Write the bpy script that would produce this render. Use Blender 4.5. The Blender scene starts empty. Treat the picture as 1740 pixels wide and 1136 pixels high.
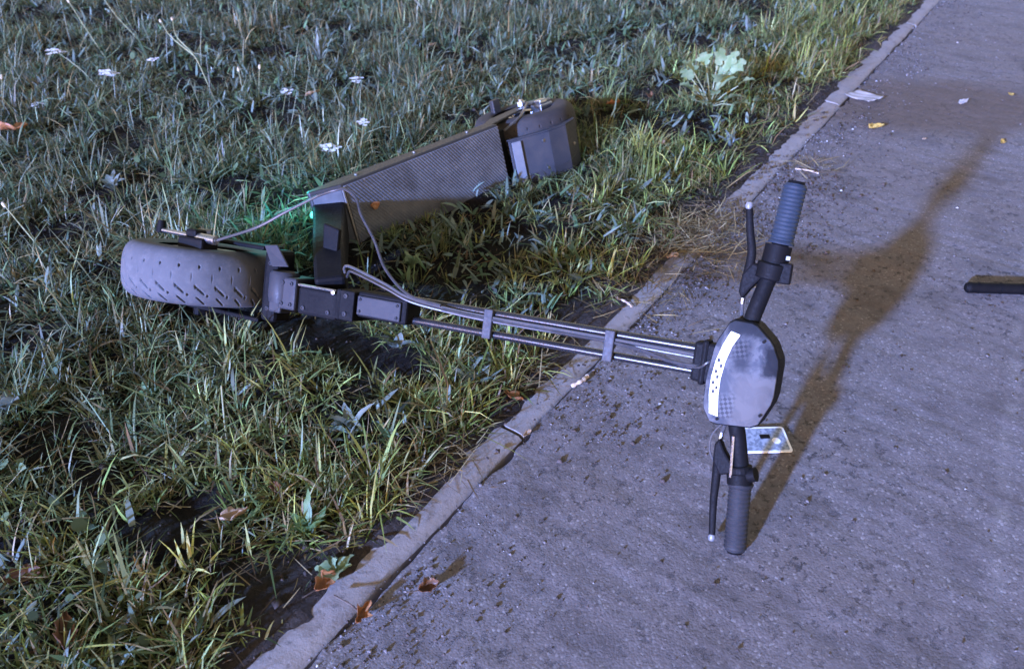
import bpy, bmesh, math, random
import numpy as np
from mathutils import Vector, Matrix, noise as mnoise

rng = np.random.default_rng(7)
random.seed(7)
SC = bpy.context.scene
COL = SC.collection

# ------------------------------------------------------------------ camera
CAM_H = 0.95
PITCH = math.radians(36.75)
FPX = 1430.0
cam_data = bpy.data.cameras.new('camera')
cam_data.sensor_width = 36.0
cam_data.lens = 36.0 * FPX / 1740.0
cam_data.clip_start = 0.02
cam_data.clip_end = 500.0
cam = bpy.data.objects.new('camera', cam_data)
COL.objects.link(cam)
cam.location = (0, 0, CAM_H)
cam.rotation_euler = (math.radians(90) - PITCH, 0, 0)
SC.camera = cam
cam_data.dof.use_dof = True
cam_data.dof.focus_distance = 1.35
cam_data.dof.aperture_fstop = 6.3

# ------------------------------------------------------------------ light: one cold low beam, dim warm town glow all round
SUN_EL = math.radians(16.0)
SUN_XY = Vector((0.625, 0.781)).normalized()      # the way the light travels over the ground
world = bpy.data.worlds.new('World')
SC.world = world
world.use_nodes = True
wn, wl = world.node_tree.nodes, world.node_tree.links
wn.clear()
sky = wn.new('ShaderNodeTexSky')
sky.sky_type = 'NISHITA'
sky.sun_disc = False
sky.sun_elevation = SUN_EL
sky.sun_rotation = math.atan2(-SUN_XY.x, -SUN_XY.y)
tint = wn.new('ShaderNodeMix'); tint.data_type = 'RGBA'; tint.blend_type = 'MULTIPLY'
tint.inputs['Factor'].default_value = 1.0
tint.inputs['B'].default_value = (1.0, 0.66, 0.46, 1)
bg = wn.new('ShaderNodeBackground'); bg.inputs['Strength'].default_value = 0.10
wo = wn.new('ShaderNodeOutputWorld')
wl.new(sky.outputs['Color'], tint.inputs['A'])
wl.new(tint.outputs['Result'], bg.inputs['Color'])
wl.new(bg.outputs['Background'], wo.inputs['Surface'])

sun_data = bpy.data.lights.new('sun', 'SUN')
sun_data.energy = 5.0
sun_data.angle = math.radians(2.2)
sun_data.color = (0.22, 0.37, 1.0)
sun = bpy.data.objects.new('sun', sun_data)
COL.objects.link(sun)
sun.location = (-2, -3, 2)
sun.rotation_euler = Vector((SUN_XY.x * math.cos(SUN_EL), SUN_XY.y * math.cos(SUN_EL), -math.sin(SUN_EL))).to_track_quat('-Z', 'Y').to_euler()

SC.view_settings.view_transform = 'Standard'
SC.view_settings.look = 'None'
SC.view_settings.gamma = 1.0
SC.view_settings.use_curve_mapping = False
SC.view_settings.exposure = 2.42
SC.cycles.use_denoising = True
SC.cycles.max_bounces = 6

# ------------------------------------------------------------------ helpers
_cp, _sp = math.cos(PITCH), math.sin(PITCH)

def at(x, y, z=0.0):
    """point of the place seen at photo pixel x, y, at height z"""
    dx, dy = (x - 870) / FPX, (568 - y) / FPX
    d = Vector((dx, _cp + dy * _sp, -_sp + dy * _cp))
    t = (z - CAM_H) / d.z
    return Vector((0, 0, CAM_H)) + d * t

def pix(P):
    """photo pixels of points (n,3)"""
    v = np.asarray(P, float) - np.array([0, 0, CAM_H])
    w = v[:, 1] * _cp - v[:, 2] * _sp
    w = np.where(np.abs(w) < 1e-4, 1e-4, w)
    up = v[:, 1] * _sp + v[:, 2] * _cp
    return 870 + FPX * v[:, 0] / w, 568 - FPX * up / w, w

def tag(o, label=None, cat=None, group=None, kind=None):
    if label: o['label'] = label
    if cat: o['category'] = cat
    if group: o['group'] = group
    if kind: o['kind'] = kind
    return o

def empty(name, loc=(0, 0, 0), rz=0.0):
    o = bpy.data.objects.new(name, None)
    o.empty_display_size = 0.05
    COL.objects.link(o)
    o.location = loc
    o.rotation_euler = (0, 0, rz)
    return o

class MB:
    """collects shapes in local coordinates; build() links them as one mesh object"""
    def __init__(self):
        self.v, self.f = [], []
    def add(self, vs, fs):
        n = len(self.v)
        self.v += [tuple(map(float, p)) for p in vs]
        self.f += [tuple(i + n for i in q) for q in fs]
        return self
    def box(self, a, b):
        (x0, y0, z0), (x1, y1, z1) = a, b
        return self.add([(x0, y0, z0), (x1, y0, z0), (x1, y1, z0), (x0, y1, z0), (x0, y0, z1), (x1, y0, z1), (x1, y1, z1), (x0, y1, z1)],
                        [(3, 2, 1, 0), (4, 5, 6, 7), (0, 1, 5, 4), (1, 2, 6, 5), (2, 3, 7, 6), (3, 0, 4, 7)])
    def prism(self, pts, z0, z1, axis=2):
        """outline pts (a,b) extruded along axis; axis 2: (a,b,z), axis 1: (a,z,b)"""
        n = len(pts)
        def mk(p, z): return (p[0], p[1], z) if axis == 2 else (p[0], z, p[1])
        vs = [mk(p, z0) for p in pts] + [mk(p, z1) for p in pts]
        fs = [tuple(range(n - 1, -1, -1)), tuple(range(n, 2 * n))] + [(i, (i + 1) % n, n + (i + 1) % n, n + i) for i in range(n)]
        return self.add(vs, fs)
    def tube(self, pts, r, seg=10, cap=True, flat=1.0):
        pts = [Vector(p) for p in pts]
        n = len(pts)
        rs = r if isinstance(r, (list, tuple)) else [r] * n
        vs, fs = [], []
        T0 = (pts[1] - pts[0]).normalized()
        ref = Vector((0, 0, 1)) if abs(T0.z) < 0.9 else Vector((1, 0, 0))
        X = T0.cross(ref).normalized()
        for i in range(n):
            T = (pts[min(i + 1, n - 1)] - pts[max(i - 1, 0)]).normalized()
            X = (X - T * X.dot(T)).normalized()
            Y = T.cross(X)
            for k in range(seg):
                a = 2 * math.pi * k / seg
                vs.append(pts[i] + (X * math.cos(a) + Y * (math.sin(a) * flat)) * rs[i])
        for i in range(n - 1):
            for k in range(seg):
                k2 = (k + 1) % seg
                fs.append((i * seg + k, i * seg + k2, (i + 1) * seg + k2, (i + 1) * seg + k))
        if cap:
            fs.append(tuple(range(seg - 1, -1, -1)))
            fs.append(tuple((n - 1) * seg + k for k in range(seg)))
        return self.add(vs, fs)
    def lathe(self, prof, c=(0, 0, 0), axis=1, seg=48, a0=0.0, a1=None):
        """prof: (radius, height) round `axis` through c; closed ring unless a1 is given"""
        full = a1 is None
        m = seg if full else seg + 1
        n = len(prof)
        vs, fs = [], []
        for i in range(m):
            a = 2 * math.pi * i / seg if full else a0 + (a1 - a0) * i / seg
            for r, h in prof:
                if axis == 1: vs.append((c[0] + r * math.cos(a), c[1] + h, c[2] + r * math.sin(a)))
                else: vs.append((c[0] + r * math.cos(a), c[1] + r * math.sin(a), c[2] + h))
        for i in range(seg):
            j = (i + 1) % m
            for k in range(n - 1):
                q = (i * n + k, i * n + k + 1, j * n + k + 1, j * n + k)
                fs.append(q if axis == 1 else q[::-1])
        return self.add(vs, fs)
    def build(self, name, mat, parent=None, frame=None, bevel=0.0, smooth=False, bseg=2):
        me = bpy.data.meshes.new(name)
        me.from_pydata(self.v, [], self.f)
        me.update()
        bm = bmesh.new(); bm.from_mesh(me)
        bmesh.ops.recalc_face_normals(bm, faces=bm.faces)
        bm.to_mesh(me); bm.free()
        if mat: me.materials.append(mat)
        o = bpy.data.objects.new(name, me)
        COL.objects.link(o)
        if parent: o.parent = parent
        if frame is not None: o.matrix_local = frame
        if bevel:
            m = o.modifiers.new('bevel', 'BEVEL'); m.width = bevel; m.segments = bseg; m.limit_method = 'ANGLE'; m.angle_limit = math.radians(40)
        if smooth: soft(o)
        return o

def soft(o, ang=40):
    me = o.data
    me.shade_smooth()
    me.set_sharp_from_angle(angle=math.radians(ang))

def spline(pts, n=8):
    """Catmull-Rom through pts"""
    P = [Vector(p) for p in pts]
    P = [P[0] * 2 - P[1]] + P + [P[-1] * 2 - P[-2]]
    out = []
    for i in range(1, len(P) - 2):
        for k in range(n):
            t = k / n
            out.append(0.5 * ((2 * P[i]) + (P[i + 1] - P[i - 1]) * t + (2 * P[i - 1] - 5 * P[i] + 4 * P[i + 1] - P[i + 2]) * t * t + (3 * P[i] - P[i - 1] - 3 * P[i + 1] + P[i + 2]) * t ** 3))
    out.append(P[-2])
    return out

def bulk_mesh(name, V, loops_per, F, mat, colors=None):
    """V (n,3); F list of (array of quads/tris); colours per vertex"""
    me = bpy.data.meshes.new(name)
    me.vertices.add(len(V)); me.vertices.foreach_set('co', np.ascontiguousarray(V, np.float32).ravel())
    idx = np.concatenate([f.ravel() for f in F]); tot = np.concatenate([np.full(len(f), f.shape[1]) for f in F])
    start = np.concatenate([[0], np.cumsum(tot)[:-1]])
    me.loops.add(len(idx)); me.loops.foreach_set('vertex_index', idx.astype(np.int32))
    me.polygons.add(len(tot)); me.polygons.foreach_set('loop_start', start.astype(np.int32)); me.polygons.foreach_set('loop_total', tot.astype(np.int32))
    me.update(calc_edges=True)
    if colors is not None:
        at_ = me.attributes.new('tone', 'FLOAT_COLOR', 'POINT')
        c = np.ones((len(V), 4), np.float32); c[:, :3] = colors
        at_.data.foreach_set('color', c.ravel())
    if mat: me.materials.append(mat)
    o = bpy.data.objects.new(name, me)
    COL.objects.link(o)
    return o

def vnoise(x, y, scale, seed=0):
    """cheap smooth value noise in numpy, -1..1"""
    x = np.asarray(x) * scale + seed * 17.13; y = np.asarray(y) * scale - seed * 9.71
    xi, yi = np.floor(x).astype(np.int64), np.floor(y).astype(np.int64)
    fx, fy = x - xi, y - yi
    fx = fx * fx * (3 - 2 * fx); fy = fy * fy * (3 - 2 * fy)
    def h(a, b):
        n = (a * 374761393 + b * 668265263 + seed * 362437) & 0x7fffffff
        n = ((n ^ (n >> 13)) * 1274126177) & 0x7fffffff
        return ((n ^ (n >> 16)) & 0xffff) / 32767.5 - 1
    return (h(xi, yi) * (1 - fx) + h(xi + 1, yi) * fx) * (1 - fy) + (h(xi, yi + 1) * (1 - fx) + h(xi + 1, yi + 1) * fx) * fy

# ------------------------------------------------------------------ materials
class Mat:
    def __init__(self, name, rough=0.6, metal=0.0, spec=0.5):
        self.m = bpy.data.materials.new(name); self.m.use_nodes = True
        self.t = self.m.node_tree; self.n = self.t.nodes; self.l = self.t.links
        self.p = self.n['Principled BSDF']
        self.p.inputs['Roughness'].default_value = rough
        self.p.inputs['Metallic'].default_value = metal
        self.p.inputs['Specular IOR Level'].default_value = spec
        self.tc = None
    def coord(self):
        if not self.tc: self.tc = self.n.new('ShaderNodeTexCoord')
        return self.tc.outputs['Object']
    def noise(self, scale, detail=4, rough=0.55, vec=None, distort=0.0):
        t = self.n.new('ShaderNodeTexNoise'); t.inputs['Scale'].default_value = scale; t.inputs['Detail'].default_value = detail
        t.inputs['Roughness'].default_value = rough; t.inputs['Distortion'].default_value = distort
        self.l.new(vec or self.coord(), t.inputs['Vector']); return t.outputs['Fac']
    def voro(self, scale, feature='F1', out='Distance', vec=None):
        t = self.n.new('ShaderNodeTexVoronoi'); t.inputs['Scale'].default_value = scale; t.feature = feature
        self.l.new(vec or self.coord(), t.inputs['Vector']); return t.outputs[out]
    def ramp(self, fac, stops, interp='LINEAR'):
        r = self.n.new('ShaderNodeValToRGB'); r.color_ramp.interpolation = interp
        e = r.color_ramp.elements
        while len(e) < len(stops): e.new(0.5)
        for k, (pos, c) in enumerate(stops):
            e[k].position = pos
            e[k].color = (c, c, c, 1) if not isinstance(c, (tuple, list)) else (*c, 1)
        self.l.new(fac, r.inputs['Fac']); return r.outputs['Color']
    def mix(self, fac, a, b, mode='MIX'):
        m = self.n.new('ShaderNodeMix'); m.data_type = 'RGBA'; m.blend_type = mode
        for s, v in (('Factor', fac), ('A', a), ('B', b)):
            if isinstance(v, (int, float)): m.inputs[s].default_value = v if s == 'Factor' else (v, v, v, 1)
            elif isinstance(v, (tuple, list)): m.inputs[s].default_value = (*v, 1)
            else: self.l.new(v, m.inputs[s])
        return m.outputs['Result']
    def math(self, op, a, b=0.0):
        m = self.n.new('ShaderNodeMath'); m.operation = op
        for k, v in enumerate((a, b)):
            if isinstance(v, (int, float)): m.inputs[k].default_value = v
            else: self.l.new(v, m.inputs[k])
        return m.outputs[0]
    def base(self, c):
        if isinstance(c, (tuple, list)): self.p.inputs['Base Color'].default_value = (*c, 1)
        else: self.l.new(c, self.p.inputs['Base Color'])
        return self
    def rough(self, c): self.l.new(c, self.p.inputs['Roughness']); return self
    def bump(self, h, strength=0.5, dist=0.002, prev=None):
        b = self.n.new('ShaderNodeBump'); b.inputs['Strength'].default_value = strength; b.inputs['Distance'].default_value = dist
        self.l.new(h, b.inputs['Height'])
        if prev: self.l.new(prev, b.inputs['Normal'])
        self.l.new(b.outputs['Normal'], self.p.inputs['Normal']); return b.outputs['Normal']

def m_plain(name, c, rough=0.5, metal=0.0, dust=0.35, dustc=(0.22, 0.2, 0.18), scale=30, bump=0.15, spec=0.5):
    """a paint, plastic or metal with dust and small scuffs of its own"""
    m = Mat(name, rough, metal, spec)
    n1 = m.noise(scale, 6, 0.65); n2 = m.noise(scale * 9, 3)
    f = m.math('MULTIPLY', m.ramp(n1, [(0.42, 0.0), (0.75, 1.0)]), dust)
    m.base(m.mix(f, c, dustc))
    m.rough(m.ramp(n2, [(0.3, max(rough - 0.08, 0.05)), (0.7, min(rough + 0.15, 1.0))]))
    if bump: m.bump(n2, bump, 0.0006)
    return m.m

def m_attr(name, rough=0.5, trans=0.35, spec=0.4):
    """plant matter coloured by its own vertex tone"""
    m = Mat(name, rough, 0, spec)
    a = m.n.new('ShaderNodeAttribute'); a.attribute_name = 'tone'
    m.base(a.outputs['Color'])
    tr = m.n.new('ShaderNodeBsdfTranslucent'); m.l.new(a.outputs['Color'], tr.inputs['Color'])
    mx = m.n.new('ShaderNodeMixShader'); mx.inputs[0].default_value = trans
    m.l.new(m.p.outputs[0], mx.inputs[1]); m.l.new(tr.outputs[0], mx.inputs[2])
    m.l.new(mx.outputs[0], m.n['Material Output'].inputs['Surface'])
    return m.m

def m_leaf(name, c1, c2, rough=0.5, trans=0.3, scale=40):
    m = Mat(name, rough, 0, 0.4)
    n = m.noise(scale, 5, 0.6)
    col = m.mix(m.ramp(n, [(0.35, 0), (0.65, 1)]), c1, c2)
    m.base(col)
    m.bump(m.noise(scale * 4, 3), 0.4, 0.001)
    tr = m.n.new('ShaderNodeBsdfTranslucent'); m.l.new(col, tr.inputs['Color'])
    mx = m.n.new('ShaderNodeMixShader'); mx.inputs[0].default_value = trans
    m.l.new(m.p.outputs[0], mx.inputs[1]); m.l.new(tr.outputs[0], mx.inputs[2])
    m.l.new(mx.outputs[0], m.n['Material Output'].inputs['Surface'])
    return m.m

M = {}
def asphalt():
    m = Mat('asphalt', 0.85, 0, 0.3)
    big = m.noise(1.6, 5, 0.6); mid = m.noise(9, 5, 0.6)
    cell = m.n.new('ShaderNodeTexVoronoi'); cell.inputs['Scale'].default_value = 300; m.l.new(m.coord(), cell.inputs['Vector'])
    cell2 = m.n.new('ShaderNodeTexVoronoi'); cell2.inputs['Scale'].default_value = 150; m.l.new(m.coord(), cell2.inputs['Vector'])
    sp = m.n.new('ShaderNodeSeparateColor'); m.l.new(cell.outputs['Color'], sp.inputs[0])
    c = m.ramp(sp.outputs[0], [(0.0, (0.098, 0.089, 0.088)), (0.55, (0.122, 0.110, 0.107)), (0.93, (0.142, 0.129, 0.125)), (1.0, (0.24, 0.225, 0.215))])
    c = m.mix(m.ramp(big, [(0.35, 0.0), (0.7, 0.45)]), c, (0.115, 0.088, 0.07))          # thin silt
    dk = m.ramp(mid, [(0.48, 0.0), (0.70, 0.65)])
    c = m.mix(dk, c, (0.06, 0.052, 0.05))
    # pits between the stones, crowded in worn patches
    worn = m.ramp(m.noise(3.2, 4, 0.6), [(0.38, 0.15), (0.66, 1.0)])
    pit = m.math('MULTIPLY', m.ramp(m.noise(52, 6, 0.78), [(0.555, 0.0), (0.60, 1.0)]), worn)
    c = m.mix(m.math('MULTIPLY', pit, 0.85), c, (0.022, 0.02, 0.02))
    # brown patch with a ragged edge across the far path round the litter
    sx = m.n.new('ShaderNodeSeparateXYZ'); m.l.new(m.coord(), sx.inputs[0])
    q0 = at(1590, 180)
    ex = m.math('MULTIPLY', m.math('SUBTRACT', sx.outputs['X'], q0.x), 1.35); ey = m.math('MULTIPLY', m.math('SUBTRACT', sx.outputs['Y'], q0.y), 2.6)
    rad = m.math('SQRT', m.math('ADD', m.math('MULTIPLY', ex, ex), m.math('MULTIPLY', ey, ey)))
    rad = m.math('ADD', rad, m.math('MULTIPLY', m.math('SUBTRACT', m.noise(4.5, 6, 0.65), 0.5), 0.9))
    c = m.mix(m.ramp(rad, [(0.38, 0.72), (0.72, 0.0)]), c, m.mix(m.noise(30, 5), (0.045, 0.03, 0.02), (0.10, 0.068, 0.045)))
    # an old pale scrape running along the path
    p0, p1 = at(1735, 620), at(1692, 1136)
    k = (p1.x - p0.x) / (p1.y - p0.y)
    line = m.math('SUBTRACT', sx.outputs['X'], m.math('ADD', m.math('MULTIPLY', sx.outputs['Y'], k), p0.x - k * p0.y))
    line = m.math('ABSOLUTE', m.math('ADD', line, m.math('MULTIPLY', m.noise(7, 3), 0.02)))
    lm = m.ramp(line, [(0.004, 1.0), (0.018, 0.0)])
    c = m.mix(m.math('MULTIPLY', m.math('MULTIPLY', lm, 0.55), m.ramp(m.noise(26, 4, 0.7), [(0.42, 0.0), (0.7, 0.8)])), c, (0.24, 0.225, 0.205))
    m.base(c)
    b = m.bump(m.ramp(cell2.outputs['Distance'], [(0.0, 1.0), (0.6, 0.0)]), 0.12, 0.0009)
    b = m.bump(m.ramp(cell.outputs['Distance'], [(0.0, 1.0), (0.7, 0.0)]), 0.4, 0.0008, b)
    b = m.bump(m.noise(38, 8, 0.72), 0.45, 0.0022, b)
    m.bump(m.ramp(pit, [(0, 1.0), (1, 0.0)]), 0.7, 0.0035, b)
    return m.m
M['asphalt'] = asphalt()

def concrete():
    m = Mat('kerb_concrete', 0.85, 0, 0.3)
    n = m.noise(14, 6, 0.65)
    c = m.ramp(n, [(0.3, (0.175, 0.16, 0.15)), (0.55, (0.212, 0.193, 0.178)), (0.8, (0.245, 0.222, 0.203))])
    c = m.mix(m.ramp(m.noise(3.5, 5, 0.6), [(0.42, 0.0), (0.66, 0.7)]), c, (0.18, 0.142, 0.108))
    c = m.mix(m.ramp(m.noise(19, 5, 0.7), [(0.54, 0), (0.68, 0.55)]), c, (0.09, 0.07, 0.056))
    c = m.mix(m.ramp(m.noise(90, 3), [(0.6, 0), (0.72, 0.6)]), c, (0.05, 0.045, 0.04))
    m.base(c)
    b = m.bump(m.noise(220, 4, 0.7), 0.5, 0.0015)
    m.bump(m.noise(30, 5, 0.6), 0.4, 0.004, b)
    return m.m
M['kerb'] = concrete()

def soil():
    m = Mat('soil', 0.95, 0, 0.15)
    n = m.noise(22, 6, 0.7)
    c = m.ramp(n, [(0.25, (0.005, 0.004, 0.0035)), (0.55, (0.013, 0.010, 0.008)), (0.8, (0.03, 0.022, 0.017))])
    c = m.mix(m.ramp(m.noise(5, 4), [(0.45, 0), (0.7, 0.6)]), c, (0.035, 0.038, 0.02))
    a = m.n.new('ShaderNodeAttribute'); a.attribute_name = 'tone'
    c = m.mix(a.outputs['Fac'], c, m.mix(n, (0.03, 0.023, 0.019), (0.10, 0.08, 0.068)))   # path dust worked into the edge
    m.base(c)
    b = m.bump(m.noise(120, 6, 0.75), 1.0, 0.016)
    m.bump(m.voro(70), 0.7, 0.014, b)
    return m.m
M['soil'] = soil()
M['grass'] = m_attr('grass', 0.5, 0.3, 0.32)
M['straw'] = m_attr('straw', 0.6, 0.15, 0.35)
M['grit'] = m_attr('grit', 0.8, 0.0, 0.3)

def rubber(name, c, dust, k):
    m = Mat(name, 0.8, 0, 0.3)
    n = m.noise(12, 6, 0.65)
    col = m.mix(m.ramp(n, [(0.3, 0.25), (0.7, 1.0)]), c, dust)
    col = m.mix(m.ramp(m.noise(70, 4, 0.7), [(0.5, 0.0), (0.75, k)]), col, (dust[0] * 1.5, dust[1] * 1.45, dust[2] * 1.4))
    m.base(col); m.bump(m.noise(260, 4), 0.35, 0.0008)
    return m.m
M['tyre'] = rubber('tyre_rubber', (0.036, 0.039, 0.045), (0.074, 0.077, 0.082), 0.45)
M['tyre_rear'] = rubber('rear_tyre_rubber', (0.012, 0.011, 0.011), (0.034, 0.029, 0.027), 0.4)
M['black'] = m_plain('black_plastic', (0.003, 0.003, 0.0036), 0.62, 0, 0.2, (0.010, 0.0098, 0.0095), 45, 0.06, spec=0.1)
M['black_paint'] = m_plain('black_paint', (0.0032, 0.0034, 0.0042), 0.65, 0.0, 0.4, (0.012, 0.0115, 0.011), 26, 0.06, spec=0.1)
M['grey_paint'] = m_plain('worn_grey_paint', (0.022, 0.023, 0.027), 0.5, 0.0, 0.5, (0.042, 0.040, 0.039), 32, 0.08, spec=0.15)
M['tube'] = m_plain('stem_paint', (0.010, 0.0105, 0.013), 0.24, 0.0, 0.3, (0.04, 0.039, 0.038), 40, 0.05, spec=0.5)
M['grip'] = m_plain('grip_rubber', (0.013, 0.0135, 0.016), 0.6, 0, 0.4, (0.032, 0.032, 0.033), 60, 0.4, spec=0.25)
M['grip_up'] = m_plain('bluish_grip_rubber', (0.014, 0.022, 0.034), 0.55, 0, 0.35, (0.03, 0.04, 0.05), 60, 0.4, spec=0.25)
M['steel'] = m_plain('steel', (0.36, 0.37, 0.39), 0.3, 1.0, 0.4, (0.3, 0.28, 0.26), 60)
M['dull_steel'] = m_plain('dull_steel', (0.18, 0.175, 0.17), 0.45, 1.0, 0.4, (0.22, 0.17, 0.13), 50)
M['cable'] = m_plain('cable_sheath', (0.02, 0.02, 0.022), 0.35, 0, 0.2, (0.1, 0.1, 0.1), 80)
M['cable_pale'] = m_plain('pale_cable_sheath', (0.05, 0.05, 0.052), 0.3, 0, 0.2, (0.1, 0.1, 0.1), 80)
M['deck_body'] = m_plain('deck_body', (0.010, 0.009, 0.009), 0.55, 0, 0.4, (0.028, 0.024, 0.022), 24)
M['fender'] = m_plain('fender_plastic', (0.028, 0.030, 0.036), 0.55, 0, 0.6, (0.062, 0.055, 0.05), 22, spec=0.2)
M['fender_edge'] = m_plain('fender_reflector', (0.11, 0.115, 0.125), 0.35, 0, 0.5, (0.2, 0.19, 0.18), 30)

def mat_deck():
    m = Mat('grip_mat', 0.72, 0, 0.35)
    n = m.noise(16, 6, 0.7)
    c = m.mix(m.ramp(n, [(0.3, 0.1), (0.7, 1.0)]), (0.062, 0.064, 0.072), (0.112, 0.112, 0.118))
    c = m.mix(m.ramp(m.noise(110, 3), [(0.62, 0), (0.75, 0.5)]), c, (0.2, 0.195, 0.19))
    c = m.mix(m.ramp(m.noise(7, 5, 0.65), [(0.46, 0), (0.62, 0.75)]), c, (0.045, 0.041, 0.040))
    c = m.mix(m.ramp(m.noise(24, 6, 0.75), [(0.58, 0), (0.70, 0.7)]), c, (0.17, 0.155, 0.14))
    m.base(c); m.bump(m.noise(420, 2), 0.3, 0.0006)
    return m.m
M['mat'] = mat_deck()

def mat_face():
    """frosted cover of the lamp unit: dust, wiped patches and the checks of the reflector print"""
    m = Mat('lamp_cover', 0.4, 0, 0.1)
    n = m.noise(34, 6, 0.6, distort=0.8)
    c = m.mix(m.ramp(n, [(0.45, 0), (0.55, 1)]), (0.036, 0.040, 0.048), (0.074, 0.077, 0.082))
    ck = m.n.new('ShaderNodeTexChecker'); ck.inputs['Scale'].default_value = 230
    mp = m.n.new('ShaderNodeMapping'); mp.inputs['Rotation'].default_value = (0, 0, 0.5); m.l.new(m.coord(), mp.inputs['Vector'])
    sx0 = m.n.new('ShaderNodeSeparateXYZ'); m.l.new(mp.outputs[0], sx0.inputs[0])
    cx = m.n.new('ShaderNodeCombineXYZ'); m.l.new(sx0.outputs[0], cx.inputs[0]); m.l.new(sx0.outputs[1], cx.inputs[1]); cx.inputs[2].default_value = 0.001
    m.l.new(cx.outputs[0], ck.inputs['Vector']); ck.inputs['Color1'].default_value = (0.012, 0.013, 0.016, 1); ck.inputs['Color2'].default_value = (0.085, 0.087, 0.092, 1)
    sx = m.n.new('ShaderNodeSeparateXYZ'); m.l.new(m.coord(), sx.inputs[0])
    wob = m.math('MULTIPLY', m.math('SUBTRACT', m.noise(120, 5, 0.7), 0.5), 0.016)
    def patch(u0, u1, v0, v1, e=0.004):
        du = m.math('ABSOLUTE', m.math('SUBTRACT', m.math('ADD', sx.outputs[0], wob), (u0 + u1) / 2)); dv = m.math('ABSOLUTE', m.math('SUBTRACT', m.math('ADD', sx.outputs[1], wob), (v0 + v1) / 2))
        a = m.math('SUBTRACT', du, (u1 - u0) / 2); b = m.math('SUBTRACT', dv, (v1 - v0) / 2)
        return m.ramp(m.math('ADD', m.math('MAXIMUM', a, b), 0.5), [(0.5 - e, 1.0), (0.5 + e, 0.0)])
    c = m.mix(m.math('MULTIPLY', patch(1.000, 1.052, -0.072, -0.004, 0.008), 0.65), c, (0.078, 0.072, 0.066))
    c = m.mix(m.math('MULTIPLY', patch(1.034, 1.060, 0.000, 0.040), 0.9), c, (0.007, 0.008, 0.011))
    c = m.mix(m.math('MULTIPLY', patch(0.994, 1.016, 0.002, 0.042, 0.006), 0.85), c, (0.011, 0.013, 0.018))
    c = m.mix(m.math('MULTIPLY', patch(0.98, 1.06, 0.050, 0.08), 0.9), c, (0.013, 0.015, 0.019))
    chk = m.math('MAXIMUM', patch(0.984, 1.003, -0.064, -0.034), m.math('MULTIPLY', patch(0.992, 1.010, 0.020, 0.044), 0.6))
    c = m.mix(m.math('MULTIPLY', chk, 0.6), c, ck.outputs['Color'])
    m.base(c); m.rough(m.ramp(n, [(0.3, 0.5), (0.7, 0.75)])); m.bump(m.noise(200, 3), 0.2, 0.0006)
    return m.m
M['face'] = mat_face()
M['strip'] = m_plain('white_lamp_strip', (0.82, 0.84, 0.86), 0.25, 0, 0.25, (0.5, 0.5, 0.5), 60, 0.05)
M['casing'] = m_plain('lamp_casing', (0.003, 0.0032, 0.004), 0.62, 0, 0.2, (0.010, 0.010, 0.010), 50, 0.06, spec=0.12)
M['orange_leaf'] = m_leaf('orange_brown_leaf', (0.26, 0.10, 0.035), (0.40, 0.19, 0.08))
M['brown_leaf'] = m_leaf('brown_leaf', (0.11, 0.05, 0.025), (0.22, 0.11, 0.055))
M['yellow_leaf'] = m_leaf('yellow_leaf', (0.42, 0.26, 0.05), (0.56, 0.40, 0.12))
M['tan_leaf'] = m_leaf('tan_leaf', (0.36, 0.24, 0.14), (0.50, 0.36, 0.24))
M['paper'] = m_leaf('paper', (0.36, 0.33, 0.30), (0.27, 0.24, 0.21), 0.7, 0.15, 25)
M['pale_wood'] = m_leaf('pale_wood', (0.5, 0.4, 0.3), (0.36, 0.27, 0.2), 0.8, 0.0, 60)
M['dark_twig'] = m_leaf('dark_twig', (0.035, 0.025, 0.02), (0.08, 0.06, 0.045), 0.8, 0.0, 60)
M['weed_pale'] = m_leaf('pale_green_leaf', (0.15, 0.22, 0.095), (0.26, 0.32, 0.18))
M['weed_silver'] = m_leaf('silver_green_leaf', (0.095, 0.12, 0.095), (0.17, 0.20, 0.17))
M['weed_green'] = m_leaf('green_leaf', (0.08, 0.15, 0.05), (0.15, 0.23, 0.09))
M['stalk'] = m_leaf('stalk', (0.16, 0.18, 0.09), (0.27, 0.27, 0.15), 0.6, 0.1, 60)
M['petal'] = m_leaf('white_petal', (0.6, 0.62, 0.64), (0.75, 0.75, 0.73), 0.6, 0.3, 90)
M['seed'] = m_leaf('seed_head', (0.32, 0.27, 0.18), (0.5, 0.44, 0.32), 0.7, 0.1, 120)

# ------------------------------------------------------------------ the setting
# kerb line (its middle), from the near end to the far end
KP = [(-1.62, -1.35), (-0.93, -0.33), (-0.293, 0.584), (0.300, 1.440), (0.96, 2.45), (1.655, 3.483), (3.05, 5.55), (4.6, 7.9)]
KX = np.array([p[0] for p in KP]); KY = np.array([p[1] for p in KP])
_c = np.polyfit(KY, KX, 3)
def kerb_x(y): return np.polyval(_c, y)
def kerb_dx(y): return np.polyval(np.polyder(_c), y)
def kerb_dist(x, y):
    """metres to the left (grass side, positive) of the kerb's middle line"""
    return (kerb_x(y) - x) / np.sqrt(1 + kerb_dx(y) ** 2)
def kerb_pt(y, d):
    """point d metres to the left of the kerb line at row y"""
    k = kerb_dx(y); n = math.sqrt(1 + k * k)
    return Vector((kerb_x(y) - d / n, y + d * k / n, 0))

g = MB().add([(-80, -80, -0.06), (80, -80, -0.06), (80, 80, -0.06), (-80, 80, -0.06)], [(0, 1, 2, 3)]).build('ground', M['soil'])
tag(g, kind='structure')

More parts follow.
